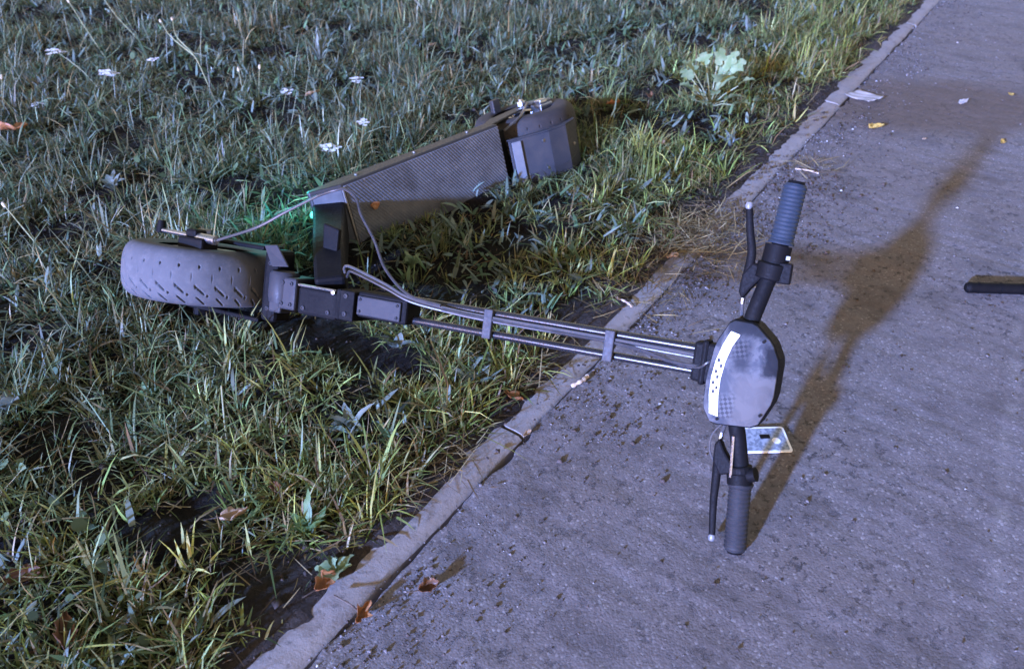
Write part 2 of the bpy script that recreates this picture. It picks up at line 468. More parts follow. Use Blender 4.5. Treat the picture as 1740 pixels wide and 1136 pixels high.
def lawn_z(x, y):
    d = kerb_dist(x, y)
    h = 0.010 * vnoise(x, y, 5, 1) + 0.008 * vnoise(x, y, 13, 2) + 0.005 * vnoise(x, y, 33, 3)
    return np.clip(d / 0.25, 0, 1) * (0.012 + h) + 0.004 + 0.004 * vnoise(x, y, 60, 4) * np.clip(d / 0.06, 0, 1)

def make_lawn():
    ys = np.concatenate([np.linspace(-3, 0.3, 16), np.linspace(0.33, 4.2, 330), np.linspace(4.4, 9, 20)])
    ds = np.concatenate([np.linspace(0.008, 0.12, 36), np.linspace(0.128, 2.6, 280), np.linspace(2.7, 9, 22)])
    Y, D = np.meshgrid(ys, ds, indexing='ij')
    k = kerb_dx(Y); n = np.sqrt(1 + k * k)
    X = kerb_x(Y) - D / n; YY = Y + D * k / n
    Z = lawn_z(X, YY)
    lip = np.clip(1 - D / 0.13, 0, 1)
    Z = Z + lip * (0.006 + 0.006 * vnoise(X, YY, 6, 6) + 0.004 * vnoise(X, YY, 23, 7) + 0.003 * vnoise(X, YY, 70, 8)) - np.clip(0.03 - D, 0, 1) * 0.35   # soil creeping on to the kerb here and there
    V = np.stack([X, YY, Z], -1).reshape(-1, 3)
    a, b = Y.shape
    I = np.arange(a * b).reshape(a, b)
    F = np.stack([I[:-1, :-1], I[1:, :-1], I[1:, 1:], I[:-1, 1:]], -1).reshape(-1, 4)
    dust = np.clip(np.exp(-(D / 0.10) ** 2) * (0.75 + 0.5 * vnoise(X, YY, 14, 19)), 0, 1).reshape(-1, 1)
    o = bulk_mesh('lawn_soil', V, 4, [F[:, ::-1]], M['soil'], np.repeat(dust, 3, 1))
    o.data.shade_smooth()
    tag(o, kind='structure')
make_lawn()

def make_path():
    ys = np.concatenate([np.linspace(-3, 0.3, 12), np.linspace(0.32, 4.2, 700), np.linspace(4.4, 9, 14)])
    ds = np.concatenate([[0.0], np.linspace(0.004, 0.06, 12), np.linspace(0.08, 1.8, 60), np.linspace(2, 9, 10)])
    Y, D = np.meshgrid(ys, ds, indexing='ij')
    k = kerb_dx(Y); n = np.sqrt(1 + k * k)
    x0 = kerb_x(Y)
    edge = 0.030 + 0.0015 + 0.003 * vnoise(x0, Y, 9, 11) + 0.004 * vnoise(x0, Y, 45, 12) + 0.012 * np.clip(vnoise(x0, Y, 17, 13) - 0.55, 0, 1)
    E = edge + D
    X = x0 + E / n; YY = Y - E * k / n
    Z = 0.0009 * vnoise(X, YY, 7, 14) + 0.0012 * vnoise(X, YY, 30, 15) + 0.001 * vnoise(X, YY, 90, 16)
    Z = np.where(D < 0.002, Z - 0.03, Z)
    V = np.stack([X, YY, Z], -1).reshape(-1, 3)
    a, b = Y.shape
    I = np.arange(a * b).reshape(a, b)
    F = np.stack([I[:-1, :-1], I[:-1, 1:], I[1:, 1:], I[1:, :-1]], -1).reshape(-1, 4)
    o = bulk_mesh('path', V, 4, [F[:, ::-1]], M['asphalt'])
    o.data.shade_smooth()
    tag(o, kind='structure')
make_path()

def make_kerb():
    root = tag(empty('kerb', kerb_pt(1.0, 0)), kind='structure')
    cuts = [-2.4, -1.55, -0.7, 0.10, at(890, 745).y + 0.02, 1.66, 2.42, 3.2, 4.0, 4.8, 5.6]
    prof = [(-0.029, -0.05), (-0.029, -0.002), (-0.024, 0.0025), (-0.012, 0.0045), (0.012, 0.005), (0.026, 0.0045), (0.029, 0.002), (0.029, -0.05)]
    for i in range(len(cuts) - 1):
        y0, y1 = cuts[i] + 0.003, cuts[i + 1] - 0.003
        dz = random.uniform(-0.002, 0.002); dd = random.uniform(-0.003, 0.003)
        n = 60
        vs, fs = [], []
        for j in range(n + 1):
            y = y0 + (y1 - y0) * j / n
            for q, (d, z) in enumerate(prof):
                w = mnoise.noise(Vector((y * 30, q * 3.1, i))) * 0.0025 + mnoise.noise(Vector((y * 9, q, i + 40))) * 0.002
                p = kerb_pt(y, d + dd + (w if q in (1, 2, 5, 6) else 0))
                vs.append(p + Vector((0, 0, z + dz + (w * 0.5 if 1 < q < 7 else 0))) - root.location)
        m = len(prof)
        for j in range(n):
            for q in range(m - 1):
                fs.append((j * m + q, j * m + q + 1, (j + 1) * m + q + 1, (j + 1) * m + q))
        fs += [tuple(range(m)), tuple(n * m + q for q in range(m - 1, -1, -1))]
        MB().add(vs, fs).build('kerb_stone', M['kerb'], root, smooth=True)
make_kerb()

# ------------------------------------------------------------------ the scooter: two rigid halves, each with its own frame
A0 = Vector((-0.579, 1.3337, 0.10))                                # middle of the front wheel
S_ = Vector((0.8935, -0.4335, 0.1176)); B_ = Vector((0.1213, 0.4850, 0.8661)); N_ = S_.cross(B_).normalized()
O_D = Vector((-0.3253, 1.5574, 0.004))                               # lower front corner of the deck
D_ = Vector((0.713, 0.701, 0.0)).normalized(); W_ = Vector((-0.2, 0.205, 0.958)); W_ = (W_ - D_ * W_.dot(D_)).normalized(); N_D = D_.cross(W_).normalized()
ROOT = Vector((-0.30, 1.50, 0.0))
def frame(o, a, b, c):
    o = o - ROOT
    return Matrix(((a.x, b.x, c.x, o.x), (a.y, b.y, c.y, o.y), (a.z, b.z, c.z, o.z), (0, 0, 0, 1)))
FF = frame(A0, S_, B_, N_)
FD = frame(O_D, D_, W_, N_D)
scooter = empty('electric_scooter', ROOT)
tag(scooter, 'dark electric scooter lying on its side across the grass verge and path', 'scooter')

def make_tyre(name, mat, parent, frm, c, R, w, hole, ns=1100, nw=96, groove=0.0050):
    """tyre as a fine grid round local axis y; the tread cuts are real recesses"""
    # section: from one bead over the tread to the other, h across, r outwards
    q = np.linspace(-1, 1, nw)
    h = 0.5 * w * np.sign(q) * np.minimum(1, np.abs(np.sin(q * np.pi / 2 * 1.0)) ** 0.95)
    ang = q * np.radians(118)
    h = 0.5 * w * np.sign(np.sin(ang)) * np.abs(np.sin(ang)) ** 0.72
    r = (R - 0.36 * w) + 0.36 * w * np.sign(np.cos(ang)) * np.abs(np.cos(ang)) ** 0.62
    # close the section with the inner ring
    a = np.linspace(0, 2 * np.pi, ns, endpoint=False)
    AA, QQ = np.meshgrid(a, q, indexing='ij')
    HH = np.broadcast_to(h, AA.shape).copy(); RR = np.broadcast_to(r, AA.shape).copy()
    if groove:
        arc = AA * R
        hw = HH / (0.5 * w)
        cut = np.zeros_like(AA)
        n1 = 26; pit = 2 * np.pi * R / n1
        for sgn, lo, hi, sl, off, wd in ((-1, 0.22, 0.54, 1.0, 0.0, 0.0013), (-1, 0.62, 0.90, 1.0, 0.42, 0.0012)):
            x = sgn * hw
            ph = (arc + sgn * HH * sl * 1.2) / pit + off
            d = np.abs(ph - np.round(ph)) * pit
            edge = np.clip((x - lo) / 0.05, 0, 1) * np.clip((hi - x) / 0.05, 0, 1)
            cut = np.maximum(cut, edge * np.clip((wd - d) / 0.0008 + 1, 0, 1))
        for sgn, rows in ((-1, ((0.30, 0.5), (0.57, 0.1))), (1, ((0.10, 0.25), (0.42, 0.6)))):     # little round sipes between
            for row, off in rows:
                ph = arc / pit + off; dx = np.abs(ph - np.round(ph)) * pit; dy = (sgn * hw - row) * 0.5 * w
                cut = np.maximum(cut, np.clip((0.0014 - np.sqrt(dx * dx + dy * dy)) / 0.0008 + 1, 0, 1))
        RR -= cut * groove
    X = c[0] + RR * np.cos(AA); Z = c[2] + RR * np.sin(AA); Yy = c[1] + HH
    V = np.stack([X, Yy, Z], -1).reshape(-1, 3)
    I = np.arange(ns * nw).reshape(ns, nw); J = np.roll(I, -1, 0)
    F = np.stack([I[:, :-1], I[:, 1:], J[:, 1:], J[:, :-1]], -1).reshape(-1, 4)
    o = bulk_mesh(name, V, 4, [F], mat)
    o.parent = parent
    if frm is not None: o.matrix_local = frm
    o.data.shade_smooth()
    return o

# --- front wheel
R1, W1 = 0.140, 0.100
fw = empty('front_wheel'); fw.parent = scooter; fw.matrix_local = FF
make_tyre('tyre', M['tyre'], fw, None, (0, 0, 0), R1, W1, 0.08)
MB().lathe([(0.100, -0.040), (0.094, -0.034), (0.086, -0.026), (0.086, 0.026), (0.094, 0.034), (0.100, 0.040)], seg=64).build('rim', M['black_paint'], fw, smooth=True)
hub = MB().lathe([(0.0, 0.036), (0.06, 0.034), (0.078, 0.024), (0.086, 0.02), (0.086, -0.02), (0.078, -0.024), (0.06, -0.034), (0.0, -0.036)], seg=48).build('hub_motor', M['black_paint'], fw, smooth=True)
MB().lathe([(0.068, 0.040), (0.068, 0.042), (0.046, 0.042), (0.046, 0.040), (0.068, 0.040)], seg=48).build('brake_disc', M['dull_steel'], fw, smooth=True)
MB().tube([(0, -0.078, 0), (0, 0.078, 0)], 0.007, 12).build('axle', M['steel'], fw, smooth=True)
for v in (-0.074, 0.074):
    MB().lathe([(0, -0.006), (0.012, -0.006), (0.012, 0.006), (0, 0.006)], (0, v, 0), seg=6).build('axle_nut', M['dull_steel'] if v > 0 else M['black'], fw)
# --- brake caliper with its bright pull rod on the upper side
cal = MB().box((0.020, 0.046, 0.045), (0.078, 0.068, 0.085)).box((0.03, 0.068, 0.05), (0.055, 0.082, 0.078)).build('brake_caliper', M['black'], scooter, FF, 0.004)
MB().tube([(-0.045, 0.071, 0.06), (0.10, 0.068, 0.072)], 0.0042, 10).tube([(0.05, 0.069, 0.068), (0.098, 0.068, 0.072)], 0.008, 10).build('pull_rod', M['steel'], cal, smooth=True)
MB().tube([(-0.05, 0.066, 0.058), (-0.05, 0.088, 0.058)], [0.010, 0.007], 12).build('adjuster_knob', M['black'], cal, smooth=True)
# --- fork
fk = MB()
fk.box((0.163, -0.064, -0.026), (0.196, 0.064, 0.022))
fk.build('fork_crown', M['black_paint'], scooter, FF, 0.008)
for v0, v1 in ((0.060, 0.068), (-0.068, -0.060)):
    MB().prism([(-0.022, -0.014), (-0.022, 0.014), (0.05, 0.017), (0.165, 0.027), (0.165, -0.027), (0.05, -0.017)], v0, v1, 1).build('fork_leg', M['black_paint'], scooter, FF, 0.003)
MB().add([(0.168, 0.070, 0.03), (0.200, 0.074, 0.034), (0.232, 0.040, 0.038), (0.196, 0.036, 0.038), (0.168, 0.070, 0.026), (0.200, 0.074, 0.03), (0.232, 0.040, 0.034), (0.196, 0.036, 0.034)],
         [(0, 1, 2, 3), (7, 6, 5, 4), (0, 4, 5, 1), (1, 5, 6, 2), (2, 6, 7, 3), (3, 7, 4, 0)]).build('fork_bracket', M['grey_paint'], scooter, FF, 0.0015)
MB().lathe([(0, -0.03), (0.024, -0.03), (0.026, -0.02), (0.026, 0.018), (0.022, 0.024), (0, 0.026)], (0.208, 0.005, 0.016), seg=28).build('spring_cup', M['grey_paint'], scooter, FF, smooth=True)
# --- steering clamp, head tube, folding block
MB().box((0.213, -0.034, -0.028), (0.250, 0.022, 0.036)).build('steering_clamp', M['grey_paint'], scooter, FF, 0.004)
MB().prism([(0.188, -0.044), (0.215, -0.044), (0.215, -0.008), (0.188, -0.012)], -0.02, 0.03).build('lower_clamp', M['grey_paint'], scooter, FF, 0.004)
MB().box((0.251, -0.038, -0.026), (0.334, 0.012, 0.030)).build('head_tube', M['black_paint'], scooter, FF, 0.006)
MB().tube([(0.252, 0.0125, 0.031), (0.332, 0.0125, 0.031)], 0.0022, 8).build('clamp_pin', M['steel'], scooter, FF, smooth=True)
MB().lathe([(0, 0), (0.004, 0), (0.004, 0.005), (0, 0.006)], (0.328, 0.010, 0.031), 2, 10).build('pin_bolt', M['steel'], scooter, FF, smooth=True)
MB().box((0.336, -0.033, -0.026), (0.372, 0.017, 0.035)).box((0.341, -0.034, -0.027), (0.345, 0.018, 0.036)).build('folding_collar', M['black_paint'], scooter, FF, 0.003)
blk = MB().box((0.373, -0.024, -0.020), (0.470, 0.019, 0.026)).build('folding_block', M['black'], scooter, FF, 0.004)
MB().box((0.376, -0.020, 0.0265), (0.461, 0.012, 0.031)).build('block_cover', M['grey_paint'], blk, bevel=0.002)
# --- bolts that hold the joints together
for u, v, z, q in ((0.265, -0.026, 0.030, 0.0040), (0.318, -0.026, 0.030, 0.0040), (0.222, 0.012, 0.036, 0.0036), (0.222, -0.024, 0.036, 0.0036), (0.241, 0.012, 0.036, 0.0036), (0.241, -0.024, 0.036, 0.0036),
                   (0.356, -0.022, 0.035, 0.0042), (0.356, 0.008, 0.035, 0.0042), (0.382, -0.014, 0.031, 0.0026), (0.455, -0.014, 0.031, 0.0026), (0.382, 0.006, 0.031, 0.0026), (0.455, 0.006, 0.031, 0.0026), (0.180, 0.040, 0.022, 0.0042), (0.180, -0.040, 0.022, 0.0042)):
    MB().lathe([(0, -0.001), (q, -0.001), (q, 0.0016), (q * 0.8, 0.0024), (q * 0.5, 0.0024), (q * 0.45, 0.0008), (0, 0.0008)], (u, v, z), 2, 14).build('bolt', M['grey_paint'], scooter, FF, smooth=True)
# --- twin stem tubes and their bridges
for v0, v1 in ((0.0165, 0.0195), (-0.0165, -0.0125)):
    MB().tube([(0.440 + 0.545 * k / 12, v0 + (v1 - v0) * k / 12, 0) for k in range(13)], 0.0064, 16, flat=1.25).build('stem_tube', M['tube'], scooter, FF, smooth=True)
for u in (0.612, 0.812):
    MB().box((u - 0.0075, -0.0215, 0.0085), (u + 0.0075, 0.0245, 0.0165)).build('stem_bridge', M['fender'], scooter, FF, 0.0015)

# --- neck from the head tube to the deck
def to_f(Fm, P): return Fm.inverted() @ (P - ROOT)
n0 = A0 + S_ * 0.30 + B_ * 0.004
n3 = O_D + D_ * (-0.03) + W_ * 0.085 - N_D * 0.03
nk = MB()
path_pts = spline([n0, n0 + (n3 - n0) * 0.35 + Vector((0, 0, 0.015)), n0 + (n3 - n0) * 0.7 + Vector((0.0, 0, 0.004)), n3], 6)
def beam(mb, pts, hw, hh, up):
    n = len(pts); vs, fs = [], []
    for i, p in enumerate(pts):
        T = (pts[min(i + 1, n - 1)] - pts[max(i - 1, 0)]).normalized()
        X = T.cross(up).normalized(); Yv = X.cross(T)
        w, h = (hw[0] + (hw[1] - hw[0]) * i / (n - 1)), (hh[0] + (hh[1] - hh[0]) * i / (n - 1))
        for a, b in ((-1, -1), (1, -1), (1, 1), (-1, 1)):
            vs.append(p + X * a * w + Yv * b * h)
    for i in range(n - 1):
        for k in range(4):
            fs.append((i * 4 + k, i * 4 + (k + 1) % 4, (i + 1) * 4 + (k + 1) % 4, (i + 1) * 4 + k))
    fs += [(3, 2, 1, 0), tuple((n - 1) * 4 + k for k in range(4))]
    return mb.add(vs, fs)
beam(nk, [p - ROOT for p in path_pts], (0.026, 0.034), (0.030, 0.040), Vector((0, 0, 1))).build('neck', M['black_paint'], scooter, None, 0.006)
# flat gusset beside the neck, its edge bare and bright
gq = [to_f(FF, n0 + (n3 - n0) * k) for k in (0.18, 0.72)]
MB().prism([(0.232, 0.046), (0.262, 0.030), (0.262, 0.112), (0.226, 0.120)], -0.062, -0.052).build('folding_latch', M['black'], scooter, FF, 0.003)
MB().tube([to_f(FF, n0 + (n3 - n0) * 0.3) + Vector((-0.03, 0.006, 0.01)), to_f(FF, n0 + (n3 - n0) * 0.62) + Vector((-0.032, 0.012, 0.01))], 0.003, 8).build('latch_rod', M['steel'], scooter, FF, smooth=True)

# --- handlebar
bar_pts = spline([(1.031, -0.250, 0.0), (1.026, -0.16, 0.0), (1.014, -0.10, 0.004), (1.004, -0.06, 0.006), (1.0, 0.0, 0.006), (1.004, 0.06, 0.006), (1.014, 0.11, 0.004), (1.024, 0.16, 0.0), (1.033, 0.250, 0.0)], 8)
bar = MB().tube(bar_pts, 0.0112, 16).build('handlebar', M['black_paint'], scooter, FF, smooth=True)
MB().tube([(1.012, -0.148, 0.013), (1.008, -0.09, 0.0165)], 0.0022, 8).build('bar_decal', M['steel'], bar, smooth=True)
def grip(u0, v0, u1, v1, mat, extra):
    L = Vector((u1 - u0, v1 - v0, 0)); n = 60; pts, rs = [], []
    for i in range(n + 1):
        t = i / n
        pts.append(Vector((u0, v0, 0)) + L * t)
        r = 0.0152 + 0.0006 * math.sin(t * 2 * math.pi * 15)
        if t < 0.06: r += 0.0022
        if t > 0.95: r += 0.001 - (t - 0.95) * 0.05
        rs.append(r)
    o = MB().tube(pts, rs, 22).build('grip', mat, scooter, FF, smooth=True)
    e = pts[-1]
    MB().tube([e - L.normalized() * 0.001, e + L.normalized() * 0.004], [0.0125, 0.0105], 18).build('end_plug', M['black'], o, smooth=True)
    return o
grip(1.0265, 0.176, 1.0335, 0.256, M['grip_up'], True)
grip(1.0245, -0.156, 1.0315, -0.252, M['grip'], False)
# throttle housing, upper side
th = MB().tube([(1.0215, 0.142, 0), (1.0245, 0.1745, 0)], 0.0178, 22).build('throttle', M['black'], scooter, FF, smooth=True)
MB().tube([(1.0195, 0.128, 0.001), (1.022, 0.150, 0.002)], 0.0212, 22).box((1.030, 0.124, 0.004), (1.048, 0.152, 0.016)).build('throttle_housing', M['black'], th, bevel=0.002, smooth=True)
MB().box((1.038, 0.156, 0.008), (1.043, 0.161, 0.013)).build('switch', M['fender_edge'], th)
MB().tube([(1.021, -0.143, 0), (1.0235, -0.157, 0)], 0.0175, 20).tube([(1.034, -0.142, 0.004), (1.044, -0.138, 0.006)], 0.010, 14).build('bell', M['black'], scooter, FF, smooth=True)
# brake levers with perch
def lever(sg, tip_u, tip_v, piv_v):
    o = MB().tube([(1.020, sg * (piv_v + 0.012), 0), (1.0235, sg * (piv_v + 0.024), 0)], 0.0165, 18)
    o.prism([(1.012, sg * (piv_v + 0.024)), (0.996, sg * (piv_v + 0.030)), (0.984, sg * (piv_v + 0.012)), (0.983, sg * (piv_v - 0.012)), (0.989, sg * (piv_v - 0.022)), (0.998, sg * (piv_v - 0.006)), (1.012, sg * (piv_v + 0.012))], -0.006, 0.012)
    p = o.build('lever_perch', M['black'], scooter, FF, 0.003)
    pts = spline([(0.990, sg * (piv_v + 0.004), 0.005), (0.992, sg * (piv_v + 0.04), 0.007), (0.990 * 0.6 + tip_u * 0.4, sg * (piv_v + 0.07), 0.008), (tip_u, sg * tip_v, 0.008)], 6)
    lv = MB().tube(pts, [0.0068 - 0.0022 * i / (len(pts) - 1) for i in range(len(pts))], 12, flat=0.7).build('brake_lever', M['black'], p, smooth=True)
    MB().lathe([(0, -0.0055), (0.004, -0.0045), (0.0055, 0), (0.004, 0.0045), (0, 0.0055)], (tip_u, sg * tip_v, 0.008), 1, 14).build('lever_tip', M['fender_edge'], p, smooth=True)
    MB().tube([(0.988, sg * (piv_v - 0.012), 0.0), (0.9885, sg * (piv_v - 0.028), -0.001)], [0.0042, 0.0034], 10).build('cable_barrel', M['steel'], p, smooth=True)
    return p
lever(1, 0.979, 0.222, 0.118)
lever(-1, 0.999, 0.240, 0.120)

# --- lamp and display unit
HO = [(0.983, 0.070), (0.9655, 0.033), (0.9600, -0.018), (0.9615, -0.058), (0.9750, -0.0785), (1.0370, -0.0725), (1.0540, -0.032), (1.0540, 0.022), (1.0410, 0.047), (1.0150, 0.0695)]
for _ in range(1):                                                   # round the corners
    HO = [tuple(Vector(a).lerp(Vector(b), t)) for a, b in zip(HO, HO[1:] + HO[:1]) for t in (0.13, 0.87)]
unit = MB().prism(HO, -0.030, 0.026).build('lamp_unit', M['casing'], scooter, FF, 0.004, bseg=3)
cu, cv = 1.006, -0.004
def inset(k, z, rows=HO): return [(cu + (a - cu) * k, cv + (b - cv) * k, z) for a, b in rows]
fm = MB(); rings = [(0.985, 0.0225), (0.965, 0.0280), (0.80, 0.0330), (0.45, 0.0338), (0.08, 0.0340)]
vs = []; n = len(HO)
for k, z in rings: vs += inset(k, z)
fs = [(r * n + i, r * n + (i + 1) % n, (r + 1) * n + (i + 1) % n, (r + 1) * n + i) for r in range(len(rings) - 1) for i in range(n)]
fs.append(tuple((len(rings) - 1) * n + i for i in range(n)))
fm.add(vs, fs).build('frosted_cover', M['face'], unit, smooth=True)
SL = [(0.9860, 0.0535), (0.9780, 0.034), (0.9720, 0.012), (0.9690, -0.012), (0.9695, -0.036), (0.9735, -0.062)]
SR = [(0.9990, 0.0505), (0.9905, 0.033), (0.9850, 0.012), (0.9820, -0.012), (0.9825, -0.036), (0.9860, -0.064)]
st = MB(); vs, fs = [], []
for (a, b), (c, d) in zip(SL, SR):
    vs += [(a, b, 0.028), (a, b, 0.0345), (c, d, 0.0358), (c, d, 0.028)]
for i in range(len(SL) - 1):
    for k in range(4): fs.append((i * 4 + k, i * 4 + (k + 1) % 4, (i + 1) * 4 + (k + 1) % 4, (i + 1) * 4 + k))
fs += [(3, 2, 1, 0), tuple((len(SL) - 1) * 4 + k for k in range(4))]
st.add(vs, fs).build('lamp_strip', M['strip'], unit, bevel=0.001)
for k, (t, o) in enumerate(((0.40, 0.3), (0.46, 0.7), (0.53, 0.35), (0.59, 0.65), (0.66, 0.3), (0.71, 0.7), (0.76, 0.4))):
    x = t * 5; i = min(int(x), 4); f = x - i
    l = Vector(SL[i]).lerp(Vector(SL[i + 1]), f); r = Vector(SR[i]).lerp(Vector(SR[i + 1]), f); c = l.lerp(r, o)
    MB().box((c.x - 0.0018, c.y - 0.0024, 0.0352), (c.x + 0.0018, c.y + 0.0024, 0.0364)).build('led_chip', M['grip'], unit)
for k in range(16):                                                  # ribs down the casing's lower edge
    v = 0.040 - k * 0.0062
    u = np.interp(v, [-0.068, -0.050, -0.022, 0.004, 0.030, 0.052], [0.967, 0.9615, 0.960, 0.9615, 0.9665, 0.974])
    MB().box((u - 0.0016, v - 0.0016, -0.02), (u + 0.004, v + 0.0016, 0.018)).build('casing_rib', M['casing'], unit)
for a_, b_ in ((1.030, 0.046), (1.040, -0.052), (0.985, -0.068)):
    MB().lathe([(0, 0), (0.0022, 0), (0.0022, 0.0012), (0.0008, 0.0009), (0, 0.0006)], (a_, b_, 0.0322), 2, 10).build('cover_screw', M['black'], unit, smooth=True)
MB().box((0.935, -0.026, -0.018), (0.975, 0.030, 0.012)).box((0.946, -0.030, -0.014), (0.956, 0.034, 0.014)).build('stem_head_clamp', M['black'], scooter, FF, 0.004)

# --- cables
def cable(pts, r, mat, name='cable'):
    return MB().tube(spline(pts, 8), r, 8).build(name, mat, scooter, FF, smooth=True)
zf = lambda u, v, z=0.02: (u, v, z)
cable([(0.098, 0.068, 0.072), (0.151, 0.098, 0.035), (0.20, 0.131, 0.02), (0.251, 0.166, 0.0)], 0.0026, M['cable_pale'], 'front_brake_cable')
cable([(0.251, 0.166, 0.0), (0.275, 0.178, -0.01), (0.300, 0.182, -0.01), (0.325, 0.168, -0.01), (0.345, 0.143, 0.0), (0.380, 0.104, 0.005), (0.415, 0.060, 0.015), (0.472, 0.027, 0.028), (0.53, 0.018, 0.022)], 0.0026, M['cable'], 'front_brake_cable')
cable([(0.327, 0.043, 0.005), (0.330, 0.052, 0.012), (0.345, 0.056, 0.020), (0.388, 0.048, 0.028), (0.430, 0.037, 0.030), (0.470, 0.023, 0.026), (0.53, 0.015, 0.016), (0.61, 0.012, 0.012), (0.80, 0.012, 0.010), (0.95, 0.010, 0.006)], 0.0025, M['cable_pale'], 'wire_loom')
cable([(0.330, 0.036, 0.002), (0.338, 0.044, 0.010), (0.350, 0.048, 0.018), (0.390, 0.040, 0.024), (0.432, 0.029, 0.026), (0.475, 0.016, 0.024), (0.535, 0.009, 0.012), (0.61, 0.006, 0.010), (0.80, 0.007, 0.008), (0.95, 0.006, 0.004)], 0.0024, M['cable'], 'wire_loom')
cable([(0.53, 0.012, 0.018), (0.61, 0.009, 0.014), (0.70, 0.0075, 0.010), (0.80, 0.008, 0.012), (0.86, 0.004, 0.008), (0.90, -0.004, 0.008), (0.94, -0.004, 0.01), (0.965, 0.004, 0.006)], 0.0024, M['cable'], 'wire_loom')
cable([(0.82, 0.006, 0.004), (0.87, -0.001, 0.002), (0.91, -0.008, 0.004), (0.945, -0.006, 0.012), (0.958, 0.004, 0.016), (0.97, 0.01, 0.006)], 0.0020, M['cable'], 'wire_loom')
cable([(0.9885, 0.091, -0.001), (0.989, 0.080, -0.004), (0.990, 0.066, -0.008)], 0.0026, M['cable_pale'], 'lever_cable')
cable([(0.9885, -0.093, -0.001), (0.990, -0.085, -0.004), (0.991, -0.076, -0.008)], 0.0026, M['cable_pale'], 'lever_cable')
cable([(0.984, -0.135, 0.0), (0.976, -0.118, 0.002), (0.976, -0.098, 0.0), (0.985, -0.082, -0.004), (0.992, -0.074, -0.008)], 0.0014, M['cable_pale'], 'lever_cable')

# --- deck half
DL, DW = 0.452, 0.155
dk = MB().prism([(0.0, 0.0), (DL, 0.0), (DL, -0.052), (0.02, -0.062), (-0.055, -0.052), (-0.062, -0.034)], 0.0, DW, 1).build('deck', M['deck_body'], scooter, FD, 0.005)
# ribbed mat: slanting ribs as real relief
nu, nv = 420, 150
uu, vv = np.meshgrid(np.linspace(0.004, DL - 0.004, nu), np.linspace(0.005, DW - 0.005, nv), indexing='ij')
ph = (uu * 0.80 + vv * 0.60) / 0.0064
rib = np.abs((ph % 1) - 0.5) * 2
ph2 = (uu * 0.2 - vv * 0.98) / 0.013
zz = 0.0032 + 0.0011 * np.clip(rib * 1.6, 0, 1) * np.where((ph2 % 1) < 0.12, 0.5, 1.0)
edge = np.minimum(np.minimum(uu - 0.004, DL - 0.004 - uu), np.minimum(vv - 0.005, DW - 0.005 - vv))
zz = np.where(edge < 0.0005, 0.0005, zz)
I = np.arange(nu * nv).reshape(nu, nv)
o = bulk_mesh('grip_mat', np.stack([uu, vv, zz], -1).reshape(-1, 3), 4, [np.stack([I[:-1, :-1], I[1:, :-1], I[1:, 1:], I[:-1, 1:]], -1).reshape(-1, 4)], M['mat'])
o.parent = dk
MB().add([(-0.002, 0.006, 0.001), (-0.002, DW - 0.006, 0.001), (-0.056, DW - 0.012, -0.0305), (-0.056, 0.012, -0.0305), (-0.002, 0.006, -0.003), (-0.002, DW - 0.006, -0.003), (-0.056, DW - 0.012, -0.0345), (-0.056, 0.012, -0.0345)],
         [(0, 1, 2, 3), (7, 6, 5, 4), (0, 4, 5, 1), (1, 5, 6, 2), (2, 6, 7, 3), (3, 7, 4, 0)]).build('front_plate', M['mat'], dk, bevel=0.001)
MB().tube([(0.0, 0.006, 0.0035), (0.0, DW - 0.006, 0.0035)], 0.0028, 8).build('edge_trim', M['dull_steel'], dk, smooth=True)
for u in (0.06, 0.22, 0.38):
    MB().lathe([(0, 0), (0.005, 0), (0.005, 0.003), (0.002, 0.004), (0, 0.003)], (u, DW, -0.03), 1, 12).build('side_screw', M['dull_steel'], dk, smooth=True)
# fender over the rear wheel: shell bent in three flats
def shell(pts, v0, v1, th):
    P2 = [Vector(p) for p in pts]; inner = []
    for i, p in enumerate(P2):
        T = (P2[min(i + 1, len(P2) - 1)] - P2[max(i - 1, 0)]).normalized()
        inner.append(p + Vector((T.y, -T.x)) * th)
    return MB().prism([tuple(p) for p in P2] + [tuple(p) for p in inner[::-1]], v0, v1, 1)
FP = [(0.466, 0.008), (0.500, 0.026), (0.560, 0.054), (0.612, 0.062), (0.662, 0.046), (0.690, 0.012)]
fe = shell(FP, 0.000, 0.106, 0.004).build('rear_fender', M['fender'], scooter, FD, 0.0015)
MB().prism([(0.470, 0.0135), (0.490, 0.0245), (0.4885, 0.0275), (0.4685, 0.0165)], 0.003, 0.103, 1).build('fender_reflector', M['fender_edge'], fe, bevel=0.001)
for v0, v1 in ((-0.004, -0.0005), (0.1065, 0.110)):
    MB().prism([(0.466, 0.008), (0.500, 0.026), (0.560, 0.054), (0.612, 0.062), (0.662, 0.046), (0.690, 0.012), (0.672, 0.012), (0.645, 0.036), (0.605, 0.048), (0.565, 0.040), (0.505, 0.012), (0.470, -0.004)], v0, v1, 1).build('fender_side', M['fender'], fe, bevel=0.001)
for u, v, z in ((0.545, 0.020, 0.0475), (0.545, 0.088, 0.0475), (0.640, 0.053, 0.054)):
    MB().lathe([(0, -0.002), (0.0042, -0.002), (0.0042, 0.0014), (0.002, 0.0020), (0, 0.0014)], (u, v, z), 2, 12).build('fender_screw', M['dull_steel'], fe, smooth=True)
MB().box((0.450, 0.03, -0.045), (0.478, 0.135, -0.012)).build('rear_bracket', M['black'], scooter, FD, 0.004)
